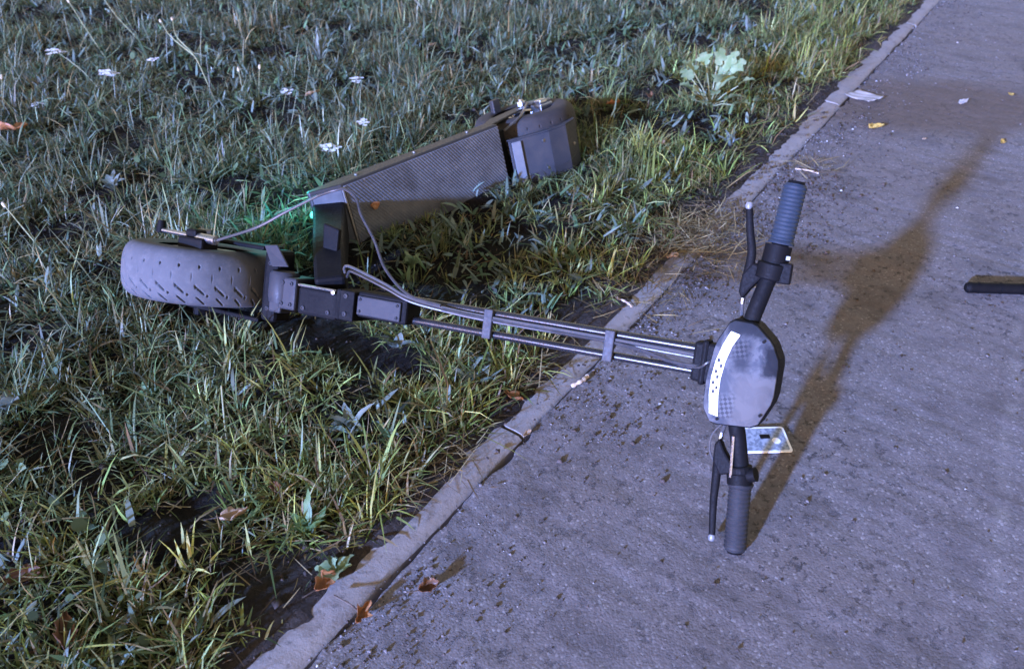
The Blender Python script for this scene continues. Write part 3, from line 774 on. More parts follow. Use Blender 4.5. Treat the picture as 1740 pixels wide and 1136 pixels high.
# rear wheel
RC = (0.620, 0.098, -0.092)
rw = empty('rear_wheel'); rw.parent = scooter; rw.matrix_local = FD
R2, W2 = 0.132, 0.094
make_tyre('tyre', M['tyre_rear'], rw, None, RC, R2, W2, 0.06, 900, 72, 0.0045)
MB().lathe([(0.090, -0.033), (0.082, -0.028), (0.076, -0.02), (0.076, 0.02), (0.082, 0.028), (0.090, 0.033)], RC, seg=48).build('rim', M['black_paint'], rw, smooth=True)
MB().lathe([(0.0, 0.026), (0.030, 0.026), (0.034, 0.016), (0.076, 0.010), (0.076, -0.010), (0.034, -0.016), (0.030, -0.026), (0.0, -0.026)], RC, seg=40).build('hub', M['dull_steel'], rw, smooth=True)
disc = MB().lathe([(0.056, 0.034), (0.056, 0.036), (0.034, 0.036), (0.034, 0.034), (0.056, 0.034)], RC, seg=40).build('brake_disc', M['steel'], rw, smooth=True)
for k in range(6):
    a = k * math.pi / 3 + 0.3
    MB().lathe([(0, 0.036), (0.004, 0.036), (0.004, 0.040), (0, 0.040)], (RC[0] + 0.028 * math.cos(a), RC[1] - 0.001, RC[2] + 0.028 * math.sin(a)), 1, 6).build('disc_bolt', M['steel'], rw)
MB().tube([(RC[0], RC[1] - 0.062, RC[2]), (RC[0], RC[1] + 0.072, RC[2])], 0.006, 12).build('axle', M['steel'], rw, smooth=True)
MB().lathe([(0, -0.005), (0.011, -0.005), (0.011, 0.005), (0, 0.005)], (RC[0], RC[1] + 0.062, RC[2]), 1, 6).build('axle_nut', M['steel'], rw)
for v0, v1 in ((0.147, 0.153), (0.040, 0.046)):
    MB().prism([(0.44, -0.05), (0.44, -0.022), (0.50, -0.040), (RC[0] + 0.012, RC[2] + 0.014), (RC[0] + 0.012, RC[2] - 0.014), (0.50, -0.085)], v0, v1, 1).build('swing_arm', M['deck_body'], scooter, FD, 0.002)
rc = MB().box((0.640, 0.130, -0.082), (0.684, 0.150, -0.042)).box((0.648, 0.150, -0.074), (0.674, 0.160, -0.050)).build('rear_caliper', M['steel'], scooter, FD, 0.003)
MB().tube([(0.635, 0.156, -0.087), (0.690, 0.152, -0.057)], 0.005, 8).build('caliper_arm', M['steel'], rc, smooth=True)
MB().tube(spline([(0.637, 0.157, -0.086), (0.60, 0.158, -0.055), (0.54, 0.148, -0.016), (0.475, 0.132, -0.008)], 6), 0.0028, 8).build('rear_brake_cable', M['cable_pale'], scooter, FD, smooth=True)
MB().box((0.590, 0.140, -0.182), (0.616, 0.176, -0.166)).build('cable_stop', M['deck_body'], scooter, FD, 0.003)
# kickstand folded along the underside
MB().tube([(0.10, 0.125, -0.072), (0.30, 0.135, -0.074)], 0.006, 10).build('kickstand', M['black'], scooter, FD, smooth=True)

# --- the one lamp that is lit: a small green marker light at the front of the deck
LP = O_D + D_ * (-0.045) + W_ * 0.10 - N_D * 0.066
mled = Mat('green_lamp_lens', 0.3)
mled.base((0.1, 0.5, 0.4)); mled.p.inputs['Emission Color'].default_value = (0.06, 0.9, 0.8, 1); mled.p.inputs['Emission Strength'].default_value = 0.5
lp = LP - ROOT
led = MB().lathe([(0, 0.006), (0.006, 0.005), (0.009, 0.0), (0.009, -0.005), (0, -0.005)], tuple(lp), 2, 16).build('marker_lamp', mled.m, scooter, None, smooth=True)
ld = bpy.data.lights.new('marker_light', 'POINT'); ld.energy = 0.32; ld.color = (0.02, 0.66, 0.74); ld.shadow_soft_size = 0.04
lo = bpy.data.objects.new('marker_light', ld); COL.objects.link(lo); lo.parent = led; lo.location = lp + Vector((-0.075, 0.085, 0.055))

# ------------------------------------------------------------------ grass
def seg_dist(x, y, a, b):
    ax, ay, bx, by = a.x, a.y, b.x, b.y
    t = np.clip(((x - ax) * (bx - ax) + (y - ay) * (by - ay)) / ((bx - ax) ** 2 + (by - ay) ** 2), 0, 1)
    return np.hypot(x - ax - t * (bx - ax), y - ay - t * (by - ay))
FOOT = [(A0 - S_ * 0.05, A0 + S_ * 0.07, 0.066), (A0 + S_ * 0.1, A0 + S_ * 0.44, 0.045), (n0, n3, 0.035),
        (O_D - N_D * 0.045 - D_ * 0.03, O_D + D_ * 0.46 - N_D * 0.045, 0.045), (O_D + D_ * 0.52 - N_D * 0.08, O_D + D_ * 0.62 - N_D * 0.10, 0.095)]
def under(x, y):
    m = np.zeros(np.shape(x), bool)
    for a, b, r in FOOT: m |= seg_dist(x, y, a, b) < r
    return m
BARE = [(at(275, 925), 0.060), (at(25, 965), 0.04), (at(1050, 75), 0.09), (at(600, 690), 0.03), (at(1185, 355), 0.05), (at(800, 480), 0.03)]

def scatter(n, spread=1.0, margin=260):
    """points on the grass side, in or near the view, thinner with distance"""
    out = []
    got = 0
    while got < n:
        u = rng.random(60000); y = 0.25 + 4.3 * u ** 1.25; x = rng.uniform(-3.2, 2.2, 60000)
        px, py, w = pix(np.stack([x, y, np.zeros_like(x)], -1))
        d = kerb_dist(x, y)
        ok = (d > 0.02) & (px > -margin) & (px < 1740 + margin) & (py > -margin) & (py < 1136 + margin * 0.8) & (w > 0.1)
        p = np.stack([x[ok], y[ok]], -1)
        out.append(p); got += len(p)
    return np.concatenate(out)[:n]

def blade_mesh(name, root, L, az, lean, curl, wid, tone, tip, mat, kind_label, twist=None):
    n = len(L)
    ts = np.array([0, 0.36, 0.72, 1.0]); ws = np.array([0.8, 1.0, 0.66, 0.0])
    h = np.stack([np.cos(az), np.sin(az)], -1); s = np.stack([-np.sin(az), np.cos(az)], -1)
    tw = twist if twist is not None else rng.normal(0, 0.6, n)
    V = np.zeros((n, 7, 3)); C = np.zeros((n, 7, 3)); k = 0
    for i, t in enumerate(ts):
        ang = lean + curl * t
        # integrate the bending blade
        a0 = lean; mid = lean + curl * t * 0.5
        out = L * t * np.sin(mid); up = L * t * np.cos(mid)
        px = root[:, 0] + h[:, 0] * out; py = root[:, 1] + h[:, 1] * out; pz = root[:, 2] + up
        pz = np.maximum(pz, root[:, 2] * 0.0 + 0.004 + 0.01 * t * 0)
        col = tone * (1 - t * 0.55)[..., None] + tip * (t * 0.55)[..., None] if np.ndim(t) else tone * (1 - 0.55 * t) + tip * (0.55 * t)
        if i < 3:
            sx = s[:, 0] * np.cos(tw); sy = s[:, 1] * np.cos(tw); sz = np.sin(tw) * 0.6
            for sg in (-1, 1):
                V[:, k, 0] = px + sg * sx * wid * ws[i] * 0.5; V[:, k, 1] = py + sg * sy * wid * ws[i] * 0.5; V[:, k, 2] = pz + sg * sz * wid * ws[i] * 0.5
                C[:, k] = col; k += 1
        else:
            V[:, k] = np.stack([px, py, pz], -1); C[:, k] = col; k += 1
    b = (np.arange(n) * 7)[:, None]
    Q = np.concatenate([b + np.array([[0, 1, 3, 2]]), b + np.array([[2, 3, 5, 4]])]); T = b + np.array([[4, 5, 6]])
    o = bulk_mesh(name, V.reshape(-1, 3), 4, [Q, T], mat, C.reshape(-1, 3))
    o.data.shade_smooth()
    tag(o, kind_label[0], kind_label[1], kind='stuff')
    return o

PAL = np.array([(0.055, 0.078, 0.022), (0.075, 0.102, 0.028), (0.098, 0.120, 0.036), (0.062, 0.086, 0.034), (0.115, 0.125, 0.034), (0.135, 0.145, 0.060), (0.036, 0.055, 0.018)])
STRAW = np.array([(0.36, 0.28, 0.12), (0.28, 0.20, 0.085), (0.42, 0.34, 0.17), (0.18, 0.115, 0.055)])

def lush(x, y):
    """0..1 how thickly the grass grows"""
    f = 0.70 + 0.45 * vnoise(x, y, 4.0, 21) + 0.95 * vnoise(x, y, 11, 22)
    for p, r in BARE: f = np.where(np.hypot(x - p.x, (y - p.y)) < r * (1 + 0.5 * vnoise(x, y, 30, 5)), f * 0.12 - 0.05, f)
    d = kerb_dist(x, y)
    lim = 0.075 + 0.05 * vnoise(x, y, 6, 23) + 0.04 * vnoise(x, y, 19, 24)
    f = np.where(d < lim, f - (lim - d) * 22, f)
    return f

def make_grass():
    # tufts
    c = scatter(21000)
    keep = rng.random(len(c)) < np.clip(lush(c[:, 0], c[:, 1]), 0, 1)
    c = c[keep & ~under(c[:, 0], c[:, 1])]
    k = rng.integers(7, 24, len(c))
    bright = np.clip(rng.lognormal(0, 0.42, len(c)), 0.35, 2.3)
    size = np.clip(rng.normal(1.0, 0.32, len(c)), 0.4, 2.0) * (1 + 0.40 * vnoise(c[:, 0], c[:, 1], 3, 31) + 0.22 * np.clip((1.25 - c[:, 1]) / 0.5, 0, 1))
    hue = rng.integers(0, len(PAL), len(c))
    dry = np.clip(0.07 + 0.16 * vnoise(c[:, 0], c[:, 1], 5, 32) + np.clip(0.22 - kerb_dist(c[:, 0], c[:, 1]), 0, 1) * 1.3, 0.03, 0.75)
    ci = np.repeat(np.arange(len(c)), k); n = len(ci)
    rad = np.abs(rng.normal(0, 0.012, n)) * size[ci]; az = rng.uniform(0, 2 * np.pi, n)
    x = c[ci, 0] + rad * np.cos(az); y = c[ci, 1] + rad * np.sin(az)
    az = az + rng.normal(0, 0.5, n)
    L = np.clip(rng.gamma(8, 0.0053, n), 0.014, 0.13) * size[ci]
    lean = np.clip(np.abs(rng.normal(0.5, 0.42, n)), 0.02, 1.35); curl = rng.normal(0.85, 0.65, n)
    wid = rng.choice([0.0016, 0.0024, 0.0034, 0.0046], n, p=[0.3, 0.35, 0.25, 0.1]) * rng.uniform(0.8, 1.2, n) * (0.8 + 0.3 * size[ci])
    ok = ~under(x, y) & (kerb_dist(x, y) > 0.03)
    tone = PAL[hue[ci]] * bright[ci][:, None] * np.clip(rng.lognormal(0, 0.35, (n, 1)), 0.4, 2.0) * rng.uniform(0.92, 1.08, (n, 3))
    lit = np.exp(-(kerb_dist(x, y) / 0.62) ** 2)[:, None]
    tone = tone * (np.array([[0.92, 1.0, 1.75]]) + lit * np.array([[0.55, 0.38, -0.75]]))                      # warm light along the path painted into the blade colours as yellow
    isdry = rng.random(n) < dry[ci]
    tone = np.where(isdry[:, None], STRAW[rng.integers(0, 4, n)] * rng.uniform(0.4, 0.95, (n, 1)), tone)
    tip = np.where((rng.random(n) < 0.35)[:, None], STRAW[rng.integers(0, 3, n)] * 0.7, tone * 1.15)
    z = lawn_z(x, y) - 0.004
    s = ok
    # lower the blades that would poke into the scooter's frame above them
    near = np.minimum(seg_dist(x, y, A0 + S_ * 0.1, A0 + S_ * 1.0), seg_dist(x, y, n0, n3))
    L = np.where(near < 0.05, np.minimum(L, 0.05), L)
    front = seg_dist(x, y, O_D + N_D * 0.06, O_D + D_ * 0.64 + N_D * 0.08)
    L = np.where(front < 0.075, np.minimum(L, 0.030), L)                          # flattened where the deck fell
    blade_mesh('grass', np.stack([x, y, z], -1)[s], L[s], az[s], lean[s], curl[s], wid[s], tone[s], tip[s], M['grass'], ('tufted verge grass, part green and part dried, left of the kerb', 'grass'))
    # short undergrowth
    c = scatter(46000)
    keep = rng.random(len(c)) < np.clip(lush(c[:, 0], c[:, 1]) + 0.05, 0.04, 1) * (kerb_dist(c[:, 0], c[:, 1]) > 0.04)
    c = c[keep & ~under(c[:, 0], c[:, 1])]; n = len(c)
    L = np.clip(rng.gamma(6, 0.0048, n), 0.008, 0.06); az = rng.uniform(0, 2 * np.pi, n)
    tone = PAL[rng.integers(0, len(PAL), n)] * rng.uniform(0.6, 1.15, (n, 1))
    isdry = rng.random(n) < 0.14
    tone = np.where(isdry[:, None], STRAW[rng.integers(0, 4, n)] * 0.55, tone)
    blade_mesh('short_grass', np.stack([c[:, 0], c[:, 1], lawn_z(c[:, 0], c[:, 1]) - 0.003], -1), L, az, np.abs(rng.normal(0.6, 0.4, n)), np.abs(rng.normal(0.7, 0.5, n)),
               rng.uniform(0.0014, 0.0034, n), tone, tone * 1.1, M['grass'], ('short fine grass filling the verge between the tufts', 'grass'))
    # trodden green blades lying criss-cross through the turf
    c = scatter(24000)
    c = c[(kerb_dist(c[:, 0], c[:, 1]) > 0.06) & ~under(c[:, 0], c[:, 1]) & (lush(c[:, 0], c[:, 1]) > 0.4)]; n = len(c)
    tone = PAL[rng.integers(0, len(PAL), n)] * np.clip(rng.lognormal(0.1, 0.45, (n, 1)), 0.4, 2.4) * (np.array([[0.9, 1.0, 1.7]]) + np.exp(-(kerb_dist(c[:, 0], c[:, 1]) / 0.5) ** 2)[:, None] * np.array([[0.4, 0.3, -0.5]]))  # yellowing towards the path repeats the warm light painted into the tufts
    tone = np.where((rng.random(n) < 0.2)[:, None], STRAW[rng.integers(0, 4, n)] * 0.45, tone)
    blade_mesh('matted_grass', np.stack([c[:, 0], c[:, 1], lawn_z(c[:, 0], c[:, 1]) + rng.uniform(0.0, 0.028, n)], -1), np.clip(rng.gamma(6, 0.0085, n), 0.015, 0.11), rng.uniform(0, 6.28, n),
               rng.uniform(0.9, 1.5, n), rng.normal(0.25, 0.5, n), rng.uniform(0.0014, 0.0040, n), tone, tone * 1.1, M['grass'], ('trodden grass blades lying criss-cross in the verge turf', 'grass'))
    # taller flowering grass standing over the turf away from the path
    c = scatter(2600)
    c = c[(kerb_dist(c[:, 0], c[:, 1]) > 0.85) & (rng.random(len(c)) < 0.55)]; n = len(c)
    tone = np.array([(0.12, 0.135, 0.085)]) * rng.uniform(0.6, 1.7, (n, 1))
    blade_mesh('tall_grass', np.stack([c[:, 0], c[:, 1], lawn_z(c[:, 0], c[:, 1])], -1), rng.uniform(0.08, 0.17, n), rng.uniform(0, 6.28, n), np.abs(rng.normal(0.35, 0.25, n)), rng.normal(0.35, 0.4, n),
               rng.uniform(0.0013, 0.0030, n), tone, tone * 1.2, M['grass'], ('tall thin grass stems standing above the turf at upper left', 'grass'))
    # dead straw lying on the soil, thick along the kerb
    c = scatter(26000)
    d = kerb_dist(c[:, 0], c[:, 1])
    edge = np.exp(-((d - 0.10) / 0.08) ** 2)
    keep = (rng.random(len(c)) < 0.26 + 0.7 * edge * np.clip(0.55 + 0.6 * vnoise(c[:, 0], c[:, 1], 5, 41), 0, 1)) & (d > 0.035) & ~under(c[:, 0], c[:, 1])
    c = c[keep]
    # the matted bundles that spill over the kerb by the upper grip
    ex = []
    for (qx, qy, sx, cnt) in ((1160, 420, 0.055, 560), (1212, 390, 0.045, 380), (1090, 505, 0.05, 140), (735, 800, 0.04, 120), (880, 640, 0.04, 110), (1385, 290, 0.035, 70), (1270, 470, 0.03, 50)):
        p = at(qx, qy)
        ex.append(np.stack([rng.normal(p.x, sx, cnt), rng.normal(p.y, sx, cnt)], -1))
    ex = np.concatenate(ex)
    c = np.concatenate([c, ex]); n = len(c)
    d = kerb_dist(c[:, 0], c[:, 1])
    z = np.where(d > 0.034, lawn_z(c[:, 0], c[:, 1]) + 0.003, np.where(d > -0.031, 0.010, 0.004)) + np.abs(rng.normal(0, 0.004, n))
    L = np.clip(rng.gamma(5, 0.009, n), 0.012, 0.10)
    tone = STRAW[rng.integers(0, 4, n)] * rng.uniform(0.25, 0.75, (n, 1))
    blade_mesh('dead_straw', np.stack([c[:, 0], c[:, 1], z], -1), L, rng.uniform(0, 2 * np.pi, n), rng.uniform(1.15, 1.55, n), rng.normal(0.05, 0.25, n),
               rng.uniform(0.0010, 0.0026, n), tone, tone, M['straw'], ('dead straw lying matted along the kerb and on the soil', 'straw'))
make_grass()

def make_broad():
    """broad silvery leaves of yarrow, plantain and dock growing through the turf"""
    c = scatter(9000)
    d = kerb_dist(c[:, 0], c[:, 1])
    c = c[(rng.random(len(c)) < np.clip(0.25 + 0.5 * vnoise(c[:, 0], c[:, 1], 2.6, 71) + 0.25 * np.clip(d - 0.4, 0, 1), 0.02, 0.9)) & (d > 0.1) & ~under(c[:, 0], c[:, 1])]
    k = rng.integers(1, 5, len(c)); ci = np.repeat(np.arange(len(c)), k); n = len(ci)
    x = c[ci, 0] + rng.normal(0, 0.008, n); y = c[ci, 1] + rng.normal(0, 0.008, n)
    ok = ~under(x, y); x, y, ci = x[ok], y[ok], ci[ok]; n = len(x)
    pal = np.array([(0.075, 0.105, 0.075), (0.10, 0.13, 0.10), (0.06, 0.10, 0.045), (0.13, 0.155, 0.12)])
    tone = pal[rng.integers(0, 4, len(c))][ci] * np.clip(rng.lognormal(0.1, 0.35, (n, 1)), 0.5, 2.0)
    blade_mesh('broad_leaf_cover', np.stack([x, y, lawn_z(x, y) + rng.uniform(0, 0.02, n)], -1), rng.uniform(0.018, 0.052, n), rng.uniform(0, 6.28, n), rng.uniform(0.3, 1.3, n), rng.normal(0.5, 0.4, n),
               rng.uniform(0.005, 0.0115, n), tone, tone * 1.1, M['grass'], ('broad silvery weed leaves growing low through the verge grass', 'weeds'))
make_broad()

def blobs(name, P, r, tone, mat, label, squash=0.6):
    """many small angular lumps (soil crumbs, grit): deformed octahedra"""
    n = len(P)
    base = np.array([(1, 0, 0), (-1, 0, 0), (0, 1, 0), (0, -1, 0), (0, 0, 1), (0, 0, -1)], float)
    V = base[None] * (r[:, None, None] * rng.uniform(0.6, 1.3, (n, 6, 1)))
    V += rng.normal(0, 0.18, (n, 6, 3)) * r[:, None, None]
    a = rng.uniform(0, 6.28, n); ca, sa = np.cos(a)[:, None], np.sin(a)[:, None]
    X = V[..., 0] * ca - V[..., 1] * sa; Y = V[..., 0] * sa + V[..., 1] * ca
    V = np.stack([X, Y, V[..., 2] * squash], -1) + P[:, None]
    f = np.array([(0, 2, 4), (2, 1, 4), (1, 3, 4), (3, 0, 4), (2, 0, 5), (1, 2, 5), (3, 1, 5), (0, 3, 5)])
    F = ((np.arange(n) * 6)[:, None, None] + f[None]).reshape(-1, 3)
    C = np.repeat(tone, 6, 0)
    o = bulk_mesh(name, V.reshape(-1, 3), 3, [F], mat, C)
    tag(o, label[0], label[1], kind='stuff')

def make_grit():
    # soil crumbs in the verge
    c = scatter(20000); d = kerb_dist(c[:, 0], c[:, 1])
    c = c[(rng.random(len(c)) < 0.6 + 0.4 * np.exp(-(d / 0.12) ** 2)) & (d > 0.02)]; n = len(c)
    r = np.clip(rng.gamma(2.5, 0.0011, n), 0.0009, 0.009)
    tone = np.array([(0.03, 0.022, 0.017)]) * rng.uniform(0.4, 2.2, (n, 1))
    blobs('soil_crumbs', np.stack([c[:, 0], c[:, 1], lawn_z(c[:, 0], c[:, 1]) + r * 0.3], -1), r, tone, M['grit'], ('crumbs of dark soil between the grass tufts', 'soil'))
    # grit, crumbs and chips on the path: thick by the kerb
    n = 26000
    y = rng.uniform(0.35, 4.0, n); dd = np.where(rng.random(n) < 0.55, np.abs(rng.normal(0, 0.09, n)) + 0.03, rng.uniform(0.03, 2.2, n))
    k = kerb_dx(y); m = np.sqrt(1 + k * k); x = kerb_x(y) + dd / m; yy = y - dd * k / m
    cl = 0.5 + 0.6 * vnoise(x, yy, 7, 51)
    keep = rng.random(n) < np.clip(cl, 0.06, 1)
    x, yy, dd = x[keep], yy[keep], dd[keep]; n = len(x)
    r = np.clip(rng.gamma(2.2, 0.00062, n), 0.0005, 0.0042)
    u = rng.random((n, 1))
    tone = np.where(u < 0.55, np.array([(0.055, 0.043, 0.037)]), np.where(u < 0.965, np.array([(0.12, 0.108, 0.104)]), np.array([(0.34, 0.33, 0.32)]))) * rng.uniform(0.6, 1.3, (n, 1))
    blobs('grit', np.stack([x, yy, r * 0.25 + np.where(dd < 0.03, 0.0065, 0.001)], -1), r, tone, M['grit'], ('grit and soil crumbs scattered on the asphalt path', 'grit'))
    # crumbs filling the joint by the upper grip and the loose dirt beyond it
    ex = []
    for (qx, qy, sx, cnt) in ((1390, 330, 0.07, 420), (1330, 300, 0.06, 380), (1430, 215, 0.08, 220), (1240, 360, 0.04, 200), (1350, 400, 0.05, 150), (1190, 470, 0.04, 160), (720, 1000, 0.02, 40), (1020, 700, 0.08, 160)):
        p = at(qx, qy); ex.append(np.stack([rng.normal(p.x, sx, cnt), rng.normal(p.y, sx, cnt)], -1))
    c = np.concatenate(ex); n = len(c); r = np.clip(rng.gamma(2.2, 0.0010, n), 0.0006, 0.006)
    tone = np.array([(0.045, 0.033, 0.028)]) * rng.uniform(0.5, 1.7, (n, 1))
    blobs('loose_dirt', np.stack([c[:, 0], c[:, 1], np.where(np.abs(kerb_dist(c[:, 0], c[:, 1])) < 0.031, 0.008, 0.001) + r * 0.3], -1), r, tone, M['grit'], ('loose dark dirt spilt over the path edge', 'dirt'))
make_grit()

def make_clover():
    """small round leaves mixed into the grass"""
    c = scatter(9000); keep = (lush(c[:, 0], c[:, 1]) > 0.3) & (rng.random(len(c)) < np.clip(0.05 + 0.6 * vnoise(c[:, 0], c[:, 1], 3.3, 61), 0, 1)) & (kerb_dist(c[:, 0], c[:, 1]) > 0.1) & ~under(c[:, 0], c[:, 1])
    c = c[keep]; n = len(c); m = 7
    a = np.linspace(0, 2 * np.pi, m, endpoint=False)
    r = rng.uniform(0.003, 0.0085, n)[:, None]
    X = np.cos(a)[None] * r * rng.uniform(0.8, 1.5, (n, 1)); Y = np.sin(a)[None] * r
    az = rng.uniform(0, 6.28, n)[:, None]
    tx, ty = rng.normal(0, 0.5, (n, 1)), rng.normal(0, 0.5, (n, 1))
    Z = X * tx + Y * ty + rng.normal(0, 0.0006, (n, m))
    h = rng.uniform(0.012, 0.04, n)[:, None]
    V = np.stack([X * np.cos(az) - Y * np.sin(az) + c[:, :1], X * np.sin(az) + Y * np.cos(az) + c[:, 1:2], Z + h + lawn_z(c[:, 0], c[:, 1])[:, None]], -1)
    F = (np.arange(n) * m)[:, None] + np.arange(m)[None]
    tone = np.repeat(np.array([(0.07, 0.10, 0.05)]) * rng.uniform(0.6, 1.5, (n, 1)), m, 0)
    o = bulk_mesh('clover', V.reshape(-1, 3), m, [F], M['grass'], tone)
    tag(o, 'small round clover leaves mixed through the verge grass', 'clover', kind='stuff')
make_clover()

# ------------------------------------------------------------------ plants
def leaf_mesh(L, W, droop=0.4, fold=0.25, lobes=0, seed=0, nl=9):
    """a leaf along +x, base at the origin: midrib with two sides, curved down and folded"""
    R = random.Random(seed); vs, fs = [], []
    for i in range(nl + 1):
        t = i / nl
        w = W * 0.5 * (math.sin(math.pi * min(1, t * 0.96 + 0.04) ** 0.8)) ** 0.75
        if lobes: w *= 0.72 + 0.28 * math.cos(t * lobes * 2 * math.pi) + R.uniform(-0.05, 0.05)
        a = droop * t
        x, z = L * t * math.cos(a * 0.6), L * (0.5 * t - droop * 0.75 * t * t)
        yo = R.uniform(-0.02, 0.02) * L
        vs += [(x, -w + yo, z + w * fold + R.uniform(-0.03, 0.03) * W), (x, yo, z), (x, w + yo, z + w * fold + R.uniform(-0.03, 0.03) * W)]
    for i in range(nl):
        for k in range(2): fs.append((i * 3 + k, i * 3 + k + 1, (i + 1) * 3 + k + 1, (i + 1) * 3 + k))
    return vs, fs

def put(vs, loc, az, pitch, roll=0.0):
    Mx = Matrix.Translation(loc) @ Matrix.Rotation(az, 4, 'Z') @ Matrix.Rotation(-pitch, 4, 'Y') @ Matrix.Rotation(roll, 4, 'X')
    return [Mx @ Vector(v) for v in vs]

def ground_z(p):
    d = float(kerb_dist(p.x, p.y))
    return float(lawn_z(p.x, p.y)) if d > 0.034 else (0.0075 if d > -0.031 else 0.002)

def rosette(px, py, n, L, W, mat, label, cat='weed', pitch=(0.15, 0.8), lobes=0, stalk=0.0, seed=0, name='weed', group=None):
    R = random.Random(seed * 31 + 5)
    p = at(px, py, 0.01); p.z = ground_z(p) - 0.002
    e = tag(empty(name, p), label, cat, group)
    for i in range(n):
        az = 2 * math.pi * (i + R.uniform(-0.3, 0.3)) / n; pt = R.uniform(*pitch); l = L * R.uniform(0.7, 1.15)
        vs, fs = leaf_mesh(l, W * R.uniform(0.75, 1.2), R.uniform(0.3, 0.8), R.uniform(0.1, 0.4), lobes, seed * 50 + i)
        base = Vector((0, 0, 0))
        if stalk:
            sl = stalk * R.uniform(0.5, 1.2)
            tip = Vector((math.cos(az) * math.cos(pt), math.sin(az) * math.cos(pt), math.sin(pt))) * sl
            MB().tube([base, tip * 0.5 + Vector((0, 0, sl * 0.06)), tip], [0.0022, 0.0018, 0.0014], 6).build('stem', M['stalk'], e, smooth=True)
            base = tip; pt *= 0.5
        o = MB().add(put(vs, base, az, pt, R.uniform(-0.5, 0.5)), fs).build('leaf', mat, e)
        soft(o, 80)
    return e

rosette(1205, 190, 19, 0.060, 0.056, M['weed_pale'], 'large pale lobed weed standing by the far kerb above the path', pitch=(0.35, 1.35), lobes=2.3, stalk=0.10, seed=1)
rosette(30, 715, 5, 0.045, 0.028, M['weed_silver'], 'small broad-leaved weed at left photo edge below the front tyre', pitch=(0.4, 1.2), seed=2)
rosette(28, 812, 3, 0.045, 0.034, M['weed_pale'], 'single-stemmed round-leaved weed at left photo edge, lowest of its kind', pitch=(0.2, 0.7), seed=3)
rosette(195, 325, 8, 0.060, 0.017, M['weed_silver'], 'pale spreading rosette weed up and left of the front tyre', pitch=(0.2, 0.9), seed=4)
rosette(80, 215, 9, 0.055, 0.014, M['weed_silver'], 'silvery narrow-leaved weed beside the orange leaf at upper left', pitch=(0.2, 1.0), lobes=3, seed=5)
rosette(700, 462, 11, 0.034, 0.022, M['weed_pale'], 'light green leafy weed between the stem tubes and the deck', pitch=(0.3, 1.1), lobes=2, seed=6)
rosette(568, 968, 6, 0.032, 0.026, M['weed_pale'], 'flat yellow-green weed at the kerb beside the dark twig', pitch=(0.1, 0.4), lobes=2, seed=7)
rosette(545, 120, 14, 0.115, 0.0085, M['weed_silver'], 'fan of long pale sedge blades upright above the deck', pitch=(0.8, 1.35), seed=8, name='sedge_tuft')
rosette(440, 400, 5, 0.05, 0.016, M['weed_green'], 'dark green weed right behind the front tyre', pitch=(0.3, 1.0), seed=9)
rosette(525, 905, 7, 0.065, 0.013, M['weed_green'], 'glossy long-leaved plantain in the grass near the kerb at lower middle', pitch=(0.4, 1.1), seed=10)
rosette(600, 735, 3, 0.07, 0.014, M['weed_silver'], 'two wide upright pale blades of a weed below the stem', pitch=(0.7, 1.2), seed=11)
rosette(675, 600, 5, 0.04, 0.018, M['weed_silver'], 'small grey-green weed directly under the folding block', pitch=(0.4, 1.0), seed=12)
rosette(255, 670, 6, 0.03, 0.02, M['weed_green'], 'low round-leaved weed in the dark grass below the front tyre', pitch=(0.2, 0.8), seed=13)
rosette(1240, 250, 7, 0.05, 0.011, M['weed_silver'], 'small bluish weed below the large lobed weed near kerb', pitch=(0.4, 1.2), seed=14)
rosette(1270, 60, 7, 0.06, 0.013, M['weed_silver'], 'bluish narrow-leaved weed above the large lobed weed', pitch=(0.4, 1.2), seed=15)

def flower(px, py, base_px, base_py, hz, label, size=0.014, seed=0):
    size *= 1.7
    """a stalk from the ground to a flat head of small white florets"""
    R = random.Random(seed + 900)
    b = at(base_px, base_py, 0.01); b.z = ground_z(b) - 0.002
    top = at(px, py, hz)
    e = tag(empty('white_flower', b), label, 'flower', 'white flowers in the verge')
    d = top - b
    pts = spline([Vector((0, 0, 0)), d * 0.45 + Vector((R.uniform(-1, 1) * 0.006, R.uniform(-1, 1) * 0.006, d.z * 0.12)), d], 6)
    MB().tube(pts, [0.0014 - 0.0006 * i / (len(pts) - 1) for i in range(len(pts))], 6).build('stalk', M['stalk'], e, smooth=True)
    for k in range(11):
        a = k * 2.399; r = size * math.sqrt(k / 11.0)
        c = d + Vector((math.cos(a) * r, math.sin(a) * r, R.uniform(-0.2, 0.2) * size - r * 0.25))
        m = MB()
        for q in range(5):
            aa = q * 1.2566 + R.uniform(-0.2, 0.2); rr = size * 0.42 * R.uniform(0.8, 1.2)
            v0 = c; ca, sa = math.cos(aa), math.sin(aa)
            m.add([c, c + Vector((ca * 0.6 - sa * 0.35, sa * 0.6 + ca * 0.35, 0.25)) * rr, c + Vector((ca, sa, 0.2)) * rr, c + Vector((ca * 0.6 + sa * 0.35, sa * 0.6 - ca * 0.35, 0.25)) * rr], [(0, 1, 2, 3)])
        m.build('floret', M['petal'], e)
flower(182, 122, 172, 185, 0.075, 'white flower head low in the grass at upper left, right of its twin', 0.016, 1)
flower(92, 85, 178, 165, 0.110, 'leftmost white flower head on a leaning stalk at upper left', 0.015, 2)
flower(258, 100, 240, 170, 0.085, 'small white flower right of the two larger ones at upper left', 0.010, 3)
flower(560, 247, 572, 320, 0.075, 'white flower glowing green beside the upper deck edge', 0.014, 4)
flower(617, 206, 612, 285, 0.095, 'small white flower on a thin upright stalk behind the deck', 0.009, 5)
flower(605, 134, 600, 190, 0.055, 'pale flower head above the deck near the sedge fan', 0.011, 6)
flower(486, 154, 480, 200, 0.045, 'small pale flower left of the orange leaf behind the deck', 0.011, 7)
